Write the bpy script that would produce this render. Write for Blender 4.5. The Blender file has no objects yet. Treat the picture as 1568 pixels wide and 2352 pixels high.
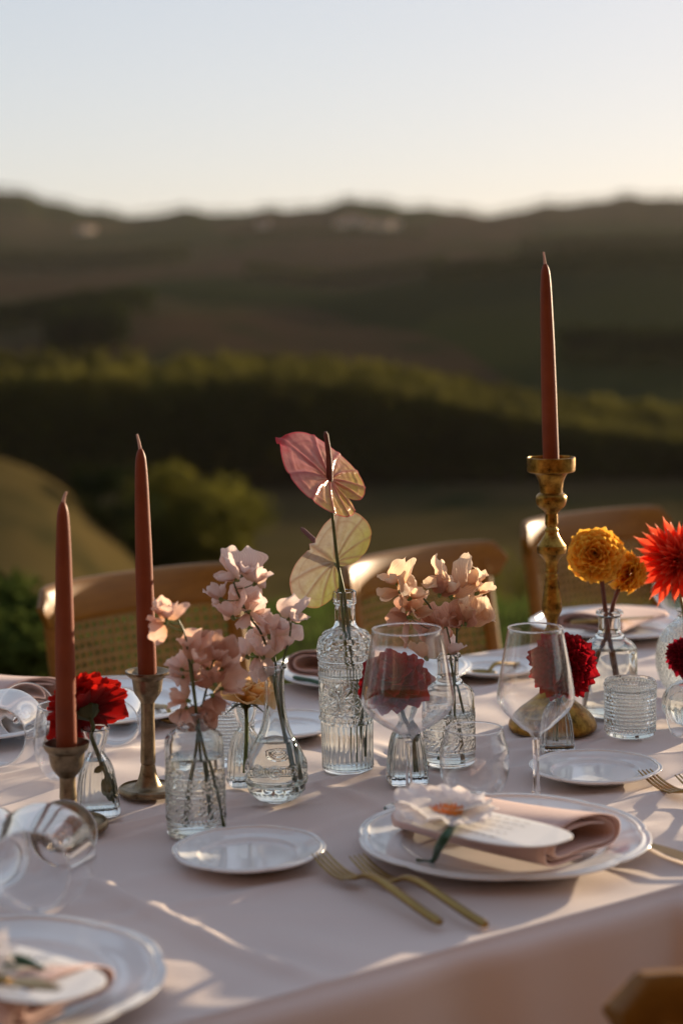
import bpy, math, random
import numpy as np
from mathutils import Vector, Matrix, Quaternion
PI = math.pi
random.seed(7); rng = np.random.default_rng(7)
SC = bpy.context.scene; COL = SC.collection

# ------------------------------------------------------------------ camera, sky, sun, exposure
F = 4136.0; CZ = 1.30; ZT = 0.74                      # focal length in photo pixels, eye height, table height
_p, _ro = math.radians(6.67), math.radians(1.1)
fw = np.array([0, math.cos(_p), -math.sin(_p)]); _u = np.array([0, math.sin(_p), math.cos(_p)]); _r = np.array([1.0, 0, 0])
up = math.cos(_ro)*_u + math.sin(_ro)*_r; rt = math.cos(_ro)*_r - math.sin(_ro)*_u
CAM = np.array([0, 0, CZ])
cd = bpy.data.cameras.new('camera'); cam = bpy.data.objects.new('camera', cd); COL.objects.link(cam)
cam.matrix_world = Matrix(((rt[0], up[0], -fw[0], 0), (rt[1], up[1], -fw[1], 0), (rt[2], up[2], -fw[2], CZ), (0, 0, 0, 1)))
cd.sensor_width = 36; cd.lens = 36*F/2352; cd.clip_start = .05; cd.clip_end = 6000
cd.dof.use_dof = True; cd.dof.focus_distance = 2.16; cd.dof.aperture_fstop = 3.3
SC.camera = cam
SUN_AZ, SUN_EL = math.radians(42), math.radians(7.5)
SKY_SAT, SKY_GAM = 1.1, .33
w = bpy.data.worlds.new('World'); SC.world = w; w.use_nodes = True
nt = w.node_tree; nt.nodes.clear()
sky = nt.nodes.new('ShaderNodeTexSky'); sky.sky_type = 'NISHITA'; sky.sun_disc = False
sky.sun_elevation = SUN_EL; sky.sun_rotation = SUN_AZ; sky.altitude = 300; sky.air_density = 1.0; sky.dust_density = 1.0; sky.ozone_density = 2.0
bg = nt.nodes.new('ShaderNodeBackground'); bg.inputs[1].default_value = 0.15
wo = nt.nodes.new('ShaderNodeOutputWorld')
hs = nt.nodes.new('ShaderNodeHueSaturation'); hs.inputs['Saturation'].default_value = SKY_SAT; gm = nt.nodes.new('ShaderNodeGamma'); gm.inputs[1].default_value = SKY_GAM
nt.links.new(sky.outputs[0], hs.inputs['Color']); nt.links.new(hs.outputs[0], gm.inputs[0]); tn = nt.nodes.new('ShaderNodeMix'); tn.data_type = 'RGBA'; tn.blend_type = 'MULTIPLY'; tn.inputs[0].default_value = 1; tn.inputs[7].default_value = (1.03, .975, 1.01, 1)
nt.links.new(gm.outputs[0], tn.inputs[6]); nt.links.new(tn.outputs[2], bg.inputs[0]); nt.links.new(bg.outputs[0], wo.inputs[0])
sl = bpy.data.lights.new('sun', 'SUN'); sun = bpy.data.objects.new('sun', sl); COL.objects.link(sun)
sl.energy = 2.9; sl.angle = math.radians(.6); sl.color = (1, .78, .52)
SDIR = Vector((math.sin(SUN_AZ)*math.cos(SUN_EL), math.cos(SUN_AZ)*math.cos(SUN_EL), math.sin(SUN_EL)))
sun.rotation_euler = SDIR.to_track_quat('Z', 'Y').to_euler()
SC.view_settings.view_transform = 'Standard'; SC.view_settings.look = 'None'
SC.view_settings.exposure = 1.68; SC.view_settings.gamma = 1; SC.view_settings.use_curve_mapping = False
SC.render.engine = 'CYCLES'
cy = SC.cycles
cy.max_bounces = 24; cy.transmission_bounces = 20; cy.transparent_max_bounces = 24; cy.diffuse_bounces = 3; cy.glossy_bounces = 6; cy.volume_bounces = 1
cy.caustics_reflective = True; cy.caustics_refractive = True; cy.blur_glossy = .3; cy.sample_clamp_indirect = 4; cy.use_denoising = True

# ------------------------------------------------------------------ helpers
def ray(x, y): return fw + rt*(x-784)/F + up*(1176-y)/F
def P(x, y, z=ZT):                                     # point of the plane at height z seen at a photo pixel
    d = ray(x, y); return CAM + d*((z-CZ)/d[2])
def at(x, y, Y):                                       # point at depth Y seen at a photo pixel
    d = ray(x, y); return CAM + d*(Y/d[1])
def depth(q): return float((np.asarray(q)-CAM) @ fw)
def zat(base, y):                                      # height of a vertical line through base at photo row y
    rel = np.array([base[0], base[1], 0.]) - np.array([0, 0, CZ]); k = (1176-y)/F
    return float((k*(rel@fw)-(rel@up))/(up[2]-k*fw[2]))
def V3(a): return Vector((float(a[0]), float(a[1]), float(a[2])))

def tag(o, label=None, cat=None, group=None, kind=None):
    if label: o['label'] = label
    if cat: o['category'] = cat
    if group: o['group'] = group
    if kind: o['kind'] = kind
    return o
def thing(name, loc, label, cat, group=None, rz=0):
    o = bpy.data.objects.new(name, None); o.empty_display_size = .02; COL.objects.link(o)
    o.location = V3(loc); o.rotation_euler = (0, 0, rz)
    return tag(o, label, cat, group)
def link(name, me, mat=None, parent=None, M=None):
    o = bpy.data.objects.new(name, me); COL.objects.link(o)
    if mat is not None and len(me.materials) == 0: me.materials.append(mat)
    if parent is not None: o.parent = parent
    if M is not None: o.matrix_basis = M
    return o
def rel(parent, M):                                    # world matrix -> under an unrotated root
    return Matrix.Translation(-parent.location) @ M
def mesh(name, verts, faces, smooth=True, uv=None, sharp=None):
    me = bpy.data.meshes.new(name)
    me.from_pydata([tuple(map(float, v)) for v in verts], [], faces)
    if smooth: me.polygons.foreach_set('use_smooth', [True]*len(me.polygons))
    if uv is not None:
        l = me.uv_layers.new(name='UVMap'); idx = np.zeros(len(me.loops), dtype=np.int32); me.loops.foreach_get('vertex_index', idx)
        l.data.foreach_set('uv', np.asarray(uv, dtype=np.float32)[idx].ravel())
    me.update()
    if sharp: me.set_sharp_from_angle(angle=math.radians(sharp))
    return me
def mesh_quads(name, V, Q, smooth=False):              # numpy quads, fast
    me = bpy.data.meshes.new(name); V = np.asarray(V, dtype=np.float32); Q = np.asarray(Q, dtype=np.int32)
    k = Q.shape[1]
    me.vertices.add(len(V)); me.vertices.foreach_set('co', V.ravel())
    me.loops.add(Q.size); me.loops.foreach_set('vertex_index', Q.ravel())
    me.polygons.add(len(Q)); me.polygons.foreach_set('loop_start', np.arange(0, Q.size, k, dtype=np.int32))
    me.polygons.foreach_set('loop_total', np.full(len(Q), k, dtype=np.int32))
    if smooth: me.polygons.foreach_set('use_smooth', np.ones(len(Q), dtype=bool))
    me.update(calc_edges=True); me.validate(); return me
def grid_faces(nu, nv, close_v=False, off=0):
    f = []
    for i in range(nu-1):
        for j in range(nv if close_v else nv-1):
            a, b = off+i*nv+j, off+i*nv+(j+1) % nv
            f.append((a, b, b+nv, a+nv))
    return f
def cr(pts, k=4):                                      # Catmull-Rom through (r,z[, 's']) points, 's' = corner
    out = []; seg = []
    def flush(s):
        if len(s) == 1: return
        a = np.array([p[:2] for p in s], dtype=float)
        e = np.vstack([2*a[0]-a[1], a, 2*a[-1]-a[-2]])
        for i in range(len(a)-1):
            p0, p1, p2, p3 = e[i], e[i+1], e[i+2], e[i+3]
            d1 = np.linalg.norm(p2-p1); m1 = (p2-p0)*d1/max(1e-9, np.linalg.norm(p1-p0)+d1); m2 = (p3-p1)*d1/max(1e-9, np.linalg.norm(p3-p2)+d1)
            for j in range(k):
                t = j/k; h = t*t*(3-2*t)
                out.append(tuple((2*t**3-3*t*t+1)*p1+(t**3-2*t*t+t)*m1+(-2*t**3+3*t*t)*p2+(t**3-t*t)*m2))
    for q in pts:
        seg.append(q)
        if len(q) > 2 and len(seg) > 1: flush(seg); seg = [q]
    flush(seg); out.append(tuple(pts[-1][:2]))
    return [(max(0, r), z) for r, z in out]
def lathe(name, prof, seg=48, rf=None, sharp=35, uv=False):
    verts = []; rows = []; faces = []
    for r, z in prof:
        if r < 1e-6: rows.append([len(verts)]); verts.append((0, 0, z))
        else:
            row = []
            for j in range(seg):
                th = 2*PI*j/seg; rr = rf(th, r, z) if rf else r
                row.append(len(verts)); verts.append((rr*math.cos(th), rr*math.sin(th), z))
            rows.append(row)
    for a, b in zip(rows[:-1], rows[1:]):
        for j in range(seg):
            k = (j+1) % seg
            if len(a) == 1 and len(b) > 1: faces.append((a[0], b[k], b[j]))
            elif len(b) == 1 and len(a) > 1: faces.append((a[j], a[k], b[0]))
            elif len(a) > 1 and len(b) > 1: faces.append((a[j], a[k], b[k], b[j]))
    return mesh(name, verts, faces, sharp=sharp)
def tube(name, pts, radii, seg=8, caps=True):
    pts = [np.asarray(p, dtype=float) for p in pts]; n = len(pts)
    if np.isscalar(radii): radii = [radii]*n
    verts = []; faces = []; N = None
    for i in range(n):
        t = pts[min(i+1, n-1)]-pts[max(i-1, 0)]; t = t/(np.linalg.norm(t)+1e-12)
        if N is None: N = np.cross(t, [0, 1, .1] if abs(t[1]) < .9 else [1, 0, 0])
        N = N-(N@t)*t; N /= np.linalg.norm(N)+1e-12; B = np.cross(t, N)
        for j in range(seg):
            a = 2*PI*j/seg; verts.append(pts[i]+radii[i]*(math.cos(a)*N+math.sin(a)*B))
    faces = grid_faces(n, seg, True)
    if caps: faces += [tuple(range(seg))[::-1], tuple((n-1)*seg+j for j in range(seg))]
    return mesh(name, verts, faces, sharp=60)
def spline(pts, k=6):
    a = np.array(pts, dtype=float); e = np.vstack([2*a[0]-a[1], a, 2*a[-1]-a[-2]]); out = []
    for i in range(len(a)-1):
        p0, p1, p2, p3 = e[i:i+4]
        for j in range(k):
            t = j/k; out.append(.5*((2*p1)+(p2-p0)*t+(2*p0-5*p1+4*p2-p3)*t*t+(3*p1-p0-3*p2+p3)*t**3))
    out.append(a[-1]); return np.array(out)
def box_v(x0, x1, y0, y1, z0, z1):
    v = [(x, y, z) for z in (z0, z1) for y in (y0, y1) for x in (x0, x1)]
    return v, [(0, 2, 3, 1), (4, 5, 7, 6), (0, 1, 5, 4), (2, 6, 7, 3), (0, 4, 6, 2), (1, 3, 7, 5)]
def bevel(o, wd, n=2):
    m = o.modifiers.new('bevel', 'BEVEL'); m.width = wd; m.segments = n; return o

# ------------------------------------------------------------------ materials
class N:
    def __init__(s, name):
        s.m = bpy.data.materials.new(name); s.m.use_nodes = True; s.t = s.m.node_tree; s.t.nodes.clear()
        s.out = s.t.nodes.new('ShaderNodeOutputMaterial')
    def __call__(s, typ, **kw):
        n = s.t.nodes.new(typ)
        for k, v in kw.items():
            if k.startswith('i_'):
                key = k[2:]; key = int(key) if key.isdigit() else key.replace('_', ' ')
                if hasattr(v, 'is_output') or isinstance(v, bpy.types.NodeSocket): s.t.links.new(v, n.inputs[key])
                else: n.inputs[key].default_value = v
            else: setattr(n, k, v)
        return n
    def link(s, a, b): s.t.links.new(a, b)
    def ramp(s, fac, stops, interp='LINEAR'):
        n = s.t.nodes.new('ShaderNodeValToRGB'); n.color_ramp.interpolation = interp
        el = n.color_ramp.elements
        while len(el) > 1: el.remove(el[-1])
        el[0].position = stops[0][0]; el[0].color = (*stops[0][1], 1)
        for p, c in stops[1:]:
            e = el.new(p); e.color = (*c, 1)
        s.link(fac, n.inputs[0]); return n.outputs[0]
    def noise(s, scale, detail=3, rough=.55, vec=None, out=0):
        n = s('ShaderNodeTexNoise'); n.inputs['Scale'].default_value = scale; n.inputs['Detail'].default_value = detail; n.inputs['Roughness'].default_value = rough
        if vec is None: vec = s('ShaderNodeTexCoord').outputs['Object']
        s.link(vec, n.inputs['Vector']); return n.outputs[out]
    def math(s, op, a, b=None):
        n = s('ShaderNodeMath', operation=op)
        for i, q in enumerate((a, b)):
            if q is None: continue
            if isinstance(q, bpy.types.NodeSocket): s.link(q, n.inputs[i])
            else: n.inputs[i].default_value = q
        return n.outputs[0]
    def mix(s, fac, a, b, mode='MIX'):
        n = s('ShaderNodeMix', data_type='RGBA', blend_type=mode)
        for i, q in ((0, fac), (6, a), (7, b)):
            if isinstance(q, bpy.types.NodeSocket): s.link(q, n.inputs[i])
            else: n.inputs[i].default_value = q if i == 0 else (*q, 1)
        return n.outputs[2]
    def bump(s, h, strength, dist):
        n = s('ShaderNodeBump'); n.inputs['Strength'].default_value = strength; n.inputs['Distance'].default_value = dist
        s.link(h, n.inputs['Height']); return n.outputs[0]
    def end(s, sh): s.link(sh, s.out.inputs[0]); return s.m
def principled(n, col, rough=.5, metal=0., **kw):
    b = n('ShaderNodeBsdfPrincipled')
    for k, v in (('Base Color', col), ('Roughness', rough), ('Metallic', metal), *kw.items()):
        k = k.replace('_', ' ')
        if isinstance(v, bpy.types.NodeSocket): n.link(v, b.inputs[k])
        else: b.inputs[k].default_value = (*v, 1) if (isinstance(v, tuple) and len(v) == 3 and 'Radius' not in k) else v
    return b
def varied(name, c1, c2, scale, rough=.5, metal=0., bumpd=0., **kw):
    n = N(name); f = n.noise(scale); c = n.ramp(f, [(.35, c1), (.68, c2)])
    b = principled(n, c, rough, metal, **kw)
    if bumpd: n.link(n.bump(n.noise(scale*4), .6, bumpd), b.inputs['Normal'])
    return n.end(b.outputs[0])
def glass(name, ior=1.5, col=(.985, .99, .985), rough=0.0):
    n = N(name); g = n('ShaderNodeBsdfGlass'); g.inputs['IOR'].default_value = ior; g.inputs['Color'].default_value = (*col, 1); g.inputs['Roughness'].default_value = rough
    return n.end(g.outputs[0])
def thin_glass(name):                                  # blown glass wall so thin that it does not bend the view
    n = N(name); geo = n('ShaderNodeNewGeometry')
    d = n('ShaderNodeVectorMath', operation='DOT_PRODUCT'); n.link(geo.outputs['Incoming'], d.inputs[0]); n.link(geo.outputs['Normal'], d.inputs[1])
    c = n.math('SUBTRACT', 1.0, n.math('ABSOLUTE', d.outputs['Value']))
    fac = n.math('ADD', n.math('MULTIPLY', n.math('POWER', c, 2.5), .85), .032)
    t = n('ShaderNodeBsdfTransparent'); t.inputs[0].default_value = (.985, .985, .985, 1)
    g = n('ShaderNodeBsdfGlossy'); g.inputs['Roughness'].default_value = .0; g.inputs[0].default_value = (1, 1, 1, 1)
    m = n('ShaderNodeMixShader'); n.link(fac, m.inputs[0]); n.link(t.outputs[0], m.inputs[1]); n.link(g.outputs[0], m.inputs[2])
    return n.end(m.outputs[0])
def petal_mat(name, stops, transl=.5, rough=.5, axis=1, vein=.0, veincol=None, gloss=.25, sat=None):
    n = N(name); uv = n('ShaderNodeUVMap'); sp = n('ShaderNodeSeparateXYZ'); n.link(uv.outputs[0], sp.inputs[0])
    nz = n.noise(60, 3); base = n.math('ADD', sp.outputs[axis], n.math('MULTIPLY', n.math('SUBTRACT', nz, .5), .25))
    c = n.ramp(base, stops)
    oi = n('ShaderNodeObjectInfo'); hv = n('ShaderNodeHueSaturation'); n.link(c, hv.inputs['Color'])
    n.link(n.math('ADD', n.math('MULTIPLY', oi.outputs['Random'], .34), .83), hv.inputs['Value']); c = hv.outputs[0]
    bmp = None
    if vein:
        wv = n('ShaderNodeTexWave', wave_type='BANDS', bands_direction='X'); n.link(uv.outputs[0], wv.inputs['Vector']); wv.inputs['Scale'].default_value = 5.5; wv.inputs['Distortion'].default_value = 2.5; wv.inputs['Detail'].default_value = 2
        k = n.math('MULTIPLY', n.math('POWER', wv.outputs['Fac'], 5.0), vein)
        c = n.mix(k, c, veincol or stops[0][1]); bmp = n.bump(wv.outputs['Fac'], .35, .0008)
    d = n('ShaderNodeBsdfPrincipled'); n.link(c, d.inputs['Base Color']); d.inputs['Roughness'].default_value = rough; d.inputs['Specular IOR Level'].default_value = gloss
    if bmp: n.link(bmp, d.inputs['Normal'])
    t = n('ShaderNodeBsdfTranslucent'); n.link(c, t.inputs[0])
    m = n('ShaderNodeMixShader'); m.inputs[0].default_value = transl; n.link(d.outputs[0], m.inputs[1]); n.link(t.outputs[0], m.inputs[2])
    return n.end(m.outputs[0])
def leaf_mat(name, c1, c2, scale=.3, transl=.35):
    n = N(name); f = n.noise(scale, 4); c = n.ramp(f, [(.35, c1), (.65, c2)])
    d = n('ShaderNodeBsdfDiffuse'); n.link(c, d.inputs[0]); t = n('ShaderNodeBsdfTranslucent'); n.link(c, t.inputs[0])
    m = n('ShaderNodeMixShader'); m.inputs[0].default_value = transl; n.link(d.outputs[0], m.inputs[1]); n.link(t.outputs[0], m.inputs[2])
    return n.end(m.outputs[0])
def cloth_mat(name, col, weave=900.):
    n = N(name); tc = n('ShaderNodeTexCoord')
    f = n.noise(3.0, 4); c = n.ramp(f, [(.3, tuple(x*.95 for x in col)), (.7, col)])
    a = n('ShaderNodeTexWave', bands_direction='X'); a.inputs['Scale'].default_value = weave/6.28; n.link(tc.outputs['Object'], a.inputs['Vector'])
    b_ = n('ShaderNodeTexWave', bands_direction='Y'); b_.inputs['Scale'].default_value = weave/6.28; n.link(tc.outputs['Object'], b_.inputs['Vector'])
    h = n.math('ADD', n.math('MULTIPLY', n.math('ADD', a.outputs['Fac'], b_.outputs['Fac']), .2), n.noise(90, 4))
    d = principled(n, c, .85, **{'Sheen Weight': .15, 'Specular IOR Level': .2}); n.link(n.bump(h, .25, .0006), d.inputs['Normal'])
    t = n('ShaderNodeBsdfTranslucent'); n.link(c, t.inputs[0])
    m = n('ShaderNodeMixShader'); m.inputs[0].default_value = .12; n.link(d.outputs[0], m.inputs[1]); n.link(t.outputs[0], m.inputs[2])
    return n.end(m.outputs[0])
def metal_mat(name, c1, c2, scale, r1, r2, dark=(.03, .018, .006), patina=.5):
    n = N(name); f = n.noise(scale, 6, .7); c = n.ramp(f, [(.33, dark), (.43, c1), (.66, c2)])
    r = n.ramp(n.noise(scale*1.7, 5), [(.3, (r1,)*3), (.7, (r2,)*3)])
    b = principled(n, c, r, 1.0); n.link(n.bump(n.noise(scale*2, 5, .7), .25, .001), b.inputs['Normal'])
    return n.end(b.outputs[0])

M = {}
M['cloth'] = cloth_mat('blush_linen', (.81, .69, .65))
M['napkin'] = cloth_mat('pink_napkin_cotton', (.74, .52, .47), 1400.)
M['glass'] = glass('pressed_glass', 1.5, (.975, .985, .98))
M['clear'] = glass('clear_glass', 1.5, (.99, .99, .99))
M['water'] = glass('vase_water', 1.333, (.985, .99, .98))
M['thin'] = thin_glass('thin_blown_glass')
M['china'] = varied('white_china', (.80, .80, .80), (.84, .84, .84), 8, .12, 0, **{'Coat Weight': .3, 'Coat Roughness': .05})
M['brass'] = metal_mat('aged_gold_leaf', (.22, .11, .02), (.48, .275, .058), 70, .26, .5)
M['bronze'] = metal_mat('dull_bronze', (.22, .16, .095), (.34, .26, .16), 60, .34, .5, (.10, .07, .04))
M['gold'] = varied('satin_gold_cutlery', (.30, .19, .065), (.37, .24, .085), 20, .30, 1.)
def candle_mat():
    n = N('terracotta_wax'); c = n.ramp(n.noise(30, 5), [(.3, (.185, .039, .013)), (.7, (.24, .054, .017))])
    b = principled(n, c, .5, **{'Subsurface Weight': .2, 'Specular IOR Level': .22, 'Subsurface Scale': .01, 'Subsurface Radius': (1., .35, .2)})
    n.link(n.bump(n.noise(420, 3), .35, .0007), b.inputs['Normal']); return n.end(b.outputs[0])
M['wax'] = candle_mat()
M['wick'] = varied('waxed_wick', (.58, .32, .25), (.70, .44, .34), 80, .7)
def wood_mat():
    n = N('honey_beech'); tc = n('ShaderNodeTexCoord'); mp = n('ShaderNodeMapping'); mp.inputs['Scale'].default_value = (4, 30, 30); n.link(tc.outputs['Object'], mp.inputs[0])
    c = n.ramp(n.noise(3, 6, .6, mp.outputs[0]), [(.3, (.19, .080, .009)), (.7, (.275, .125, .017))])
    b = principled(n, c, .42, **{'Specular IOR Level': .35}); return n.end(b.outputs[0])
M['wood'] = wood_mat()
M['cane'] = varied('cane_strand', (.27, .135, .020), (.38, .20, .036), 60, .35)
M['stem'] = varied('green_stem', (.09, .14, .03), (.15, .20, .05), 60, .45)
M['stem_dark'] = varied('dark_olive_stem', (.05, .075, .02), (.09, .12, .035), 60, .45)
M['stem_red'] = varied('red_brown_stem', (.11, .03, .018), (.19, .06, .03), 60, .45)
M['paper'] = varied('white_card', (.80, .78, .77), (.83, .81, .80), 20, .8)
M['ink'] = varied('grey_ink', (.18, .15, .14), (.24, .2, .19), 20, .8)
M['plaster'] = varied('pale_plaster', (.26, .20, .155), (.34, .27, .21), .5, .9)
M['tile'] = varied('clay_roof', (.24, .11, .06), (.32, .16, .09), .6, .9)
M['brick'] = varied('added_wall_brick', (.075, .034, .014), (.11, .052, .023), 2.5, .9)  # dark warm tone chosen for the bounce off the added wall
M['bark'] = varied('bark', (.07, .05, .03), (.11, .08, .05), 3, .9, bumpd=.02)

# ------------------------------------------------------------------ terrain
_sk = [(-300, 452), (0, 450), (60, 453), (120, 463), (180, 478), (260, 486), (340, 489), (440, 484), (520, 480), (620, 478), (720, 474), (800, 467), (900, 464), (980, 475), (1050, 487), (1150, 488), (1220, 478), (1280, 464), (1360, 455), (1450, 451), (1568, 457), (1900, 470)]
_raz, _rz = [], []
for x, y in _sk:
    d = ray(x, y); h_ = math.hypot(d[0], d[1]); _raz.append(math.atan2(d[0], d[1])); _rz.append(CZ+1400*d[2]/h_)
_D = np.array([0, 7.6, 9, 12, 20, 40, 70, 110, 160, 200, 260, 450, 800, 1100, 1400, 1700, 2300.])
_Z = np.array([0, 0, -.35, -1.3, -3.6, -7.6, -11.6, -14.3, -14.8, -12, -7.5, 1.5, 20, 46, 0, 0, 0.])
def ground(x, y):
    x = np.asarray(x, float); y = np.asarray(y, float)
    r = np.hypot(x, y); az = np.arctan2(x, y)
    R = np.interp(az, _raz, _rz) + 1.6*np.sin(az*130)+1.2*np.sin(az*71+1)+.8*np.sin(az*290)
    Z = np.interp(r, _D[:14], _Z[:14])
    Z = np.where(r > 1100, np.interp(r, [1100, 1400], [0, 1])*(R-46)+46, Z)
    Z = np.where(r > 1400, R-np.clip(r-1400, 0, 900)*.05, Z)
    Z = Z + 6.9/(1+np.exp((az+.124)/.024))*1.03*np.exp(-((r-64)/19)**2)
    Z = Z + 3.5*np.exp(-((az+.12)/.07)**2-((r-330)/70)**2) + 8*np.exp(-((az-.17)/.09)**2-((r-520)/130)**2) - 5*np.exp(-((az-.0)/.05)**2-((r-600)/120)**2)
    u = np.clip((r-25)/300, 0, 1)
    Z = Z + u*(1.3*np.sin(x*.021+1)+1.1*np.sin(y*.017+x*.011)+.7*np.sin(x*.06-y*.043))
    return Z
def field_mat(name, near):
    n = N(name); tc = n('ShaderNodeTexCoord').outputs['Object']
    if near:
        c = n.ramp(n.noise(2.2, 5, .65, tc), [(.3, (.060, .052, .016)), (.55, (.10, .080, .026)), (.75, (.15, .095, .042))])
    else:
        mp = n('ShaderNodeMapping'); mp.inputs['Scale'].default_value = (.011, .0045, .0); mp.inputs['Rotation'].default_value = (0, 0, .35); n.link(tc, mp.inputs[0])
        wv = n.mix(.06, mp.outputs[0], n.noise(.02, 3, .5, tc, 1))
        vo = n('ShaderNodeTexVoronoi', feature='F1'); vo.inputs['Scale'].default_value = 1.0; n.link(wv, vo.inputs['Vector'])
        sp = n('ShaderNodeSeparateColor'); n.link(vo.outputs['Color'], sp.inputs[0])
        fields = n.ramp(sp.outputs[0], [(0, (.040, .026, .015)), (.28, (.042, .027, .016)), (.30, (.019, .022, .008)), (.52, (.024, .028, .009)), (.54, (.050, .038, .019)), (.74, (.036, .027, .014)), (.76, (.013, .017, .007)), (1, (.017, .022, .008))])
        grass = n.ramp(n.noise(.12, 5, .6, tc), [(.3, (.050, .037, .013)), (.6, (.082, .058, .022)), (.8, (.042, .040, .012))])
        g = n('ShaderNodeVectorMath', operation='LENGTH'); n.link(tc, g.inputs[0])
        k = n('ShaderNodeMapRange'); k.inputs['From Min'].default_value = 95; k.inputs['From Max'].default_value = 170; n.link(g.outputs['Value'], k.inputs[0])
        c = n.mix(k.outputs[0], grass, fields)
        c = n.mix(n.ramp(n.noise(.05, 6, .7, tc), [(.52, (0, 0, 0)), (.62, (1, 1, 1))]), c, (.017, .021, .009))
    d = n('ShaderNodeBsdfDiffuse'); n.link(c, d.inputs[0]); return n.end(d.outputs[0])
azs = np.concatenate([np.arange(-180, -30, 3), np.arange(-30, 30, .2), np.arange(30, 180, 3)])*PI/180
def polar(name, rs, mat):
    A, R = np.meshgrid(azs, rs); X = R*np.sin(A); Y = R*np.cos(A); Zz = ground(X, Y)
    V = np.stack([X, Y, Zz], -1).reshape(-1, 3); nr, na = len(rs), len(azs)
    i, j = np.meshgrid(np.arange(nr-1), np.arange(na), indexing='ij'); j2 = (j+1) % na
    Q = np.stack([i*na+j, (i+1)*na+j, (i+1)*na+j2, i*na+j2], -1).reshape(-1, 4)
    o = link(name, mesh_quads(name, V, Q[:, ::-1], True), mat); return tag(o, kind='structure')
tag(polar('lawn', np.concatenate([[.02], np.linspace(.6, 8.4, 16)]), field_mat('lawn_grass', True)), 'short green lawn of the terrace under the table')
tag(polar('hills', np.geomspace(8.4, 2300, 150), field_mat('hill_fields', False)), 'rolling hillside of brown and green fields')

# ------------------------------------------------------------------ vegetation
def leaves(centers, size, jitter=.5, flat=0.):
    c = np.asarray(centers); n = len(c)
    a = rng.normal(size=(n, 3)); a[:, 2] *= (1-flat); a /= np.linalg.norm(a, axis=1)[:, None]
    b = rng.normal(size=(n, 3)); b -= (b*a).sum(1)[:, None]*a; b /= np.linalg.norm(b, axis=1)[:, None]
    s = size*(1+jitter*(rng.random(n)-.5)*2)[:, None]
    V = np.stack([c-a*s*.9, c+b*s*.45, c+a*s*.9, c-b*s*.45], 1).reshape(-1, 3)
    return V, np.arange(4*n).reshape(n, 4)
def crown_points(n, rad, clumps, sh=.35):
    """leaf positions gathered in clumps spread over the shell of an uneven ellipsoid"""
    cc = rng.normal(size=(clumps, 3)); cc /= np.linalg.norm(cc, axis=1)[:, None]; cc *= (.55+.45*rng.random(clumps))[:, None]
    cs = .22+.2*rng.random(clumps); k = rng.integers(0, clumps, n)
    q = rng.normal(size=(n, 3)); q /= np.linalg.norm(q, axis=1)[:, None]; q *= (rng.random(n)**.4)[:, None]
    return (cc[k]+q*cs[k][:, None])*np.asarray(rad)
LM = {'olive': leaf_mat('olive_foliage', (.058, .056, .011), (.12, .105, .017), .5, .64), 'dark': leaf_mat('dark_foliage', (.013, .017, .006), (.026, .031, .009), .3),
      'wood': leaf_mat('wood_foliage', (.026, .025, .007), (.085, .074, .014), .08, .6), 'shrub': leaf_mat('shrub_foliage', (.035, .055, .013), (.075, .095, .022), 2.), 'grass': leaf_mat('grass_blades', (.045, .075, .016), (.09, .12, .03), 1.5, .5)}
def tree(name, x, y, R, H, mat, n, size, label, cat='tree', group=None, clumps=26, trunk=.25):
    z = float(ground(x, y)); t = thing(name, (x, y, z), label, cat, group)
    link('crown', mesh_quads('crown', *leaves(crown_points(n, (R, R, H*(1-trunk)/2), clumps)+[0, 0, H*(trunk+(1-trunk)/2)], size)), LM[mat], t)
    pts = [(0, 0, -.3), (R*.04, 0, H*.2), (-R*.03, R*.03, H*.45), (0, 0, H*.8)]
    link('trunk', tube('trunk', spline(pts, 4), list(np.linspace(H*.045, H*.008, 13)), 7), M['bark'], t)
    for k in range(4):
        a = k*1.7+.4; link('limb', tube('limb', spline([(0, 0, H*(.25+.08*k)), (R*.3*math.cos(a), R*.3*math.sin(a), H*(.42+.07*k)), (R*.65*math.cos(a), R*.65*math.sin(a), H*(.55+.07*k))], 3), list(np.linspace(H*.02, H*.005, 7)), 5), M['bark'], t)
    return t
def azr(xpx, r): a = math.atan2(*ray(xpx, 900)[:2]); return r*math.sin(a), r*math.cos(a)
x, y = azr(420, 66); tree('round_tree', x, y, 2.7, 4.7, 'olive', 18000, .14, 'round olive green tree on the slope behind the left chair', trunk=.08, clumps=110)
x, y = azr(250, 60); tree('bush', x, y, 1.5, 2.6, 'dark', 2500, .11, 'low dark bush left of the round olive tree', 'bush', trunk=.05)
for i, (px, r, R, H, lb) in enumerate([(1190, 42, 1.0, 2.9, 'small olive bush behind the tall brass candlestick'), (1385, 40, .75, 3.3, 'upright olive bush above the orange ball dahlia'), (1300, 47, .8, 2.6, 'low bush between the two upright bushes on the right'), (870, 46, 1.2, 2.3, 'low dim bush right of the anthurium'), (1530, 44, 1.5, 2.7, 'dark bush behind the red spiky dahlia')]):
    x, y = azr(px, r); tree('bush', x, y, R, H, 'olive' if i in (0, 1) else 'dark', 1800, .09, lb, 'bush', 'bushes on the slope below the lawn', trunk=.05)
for px, py, R, H, lb in [(20, 1500, .38, .26, 'leafy green shrub at the lawn edge on the far left'), (-40, 1570, .4, .25, 'low green shrub beside the left chair')]:
    q = P(px, py, 0); tree('shrub', q[0], q[1], R, H, 'shrub', 1400, .04, lb, 'shrub', 'shrubs on the lawn edge', trunk=.02)
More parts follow.
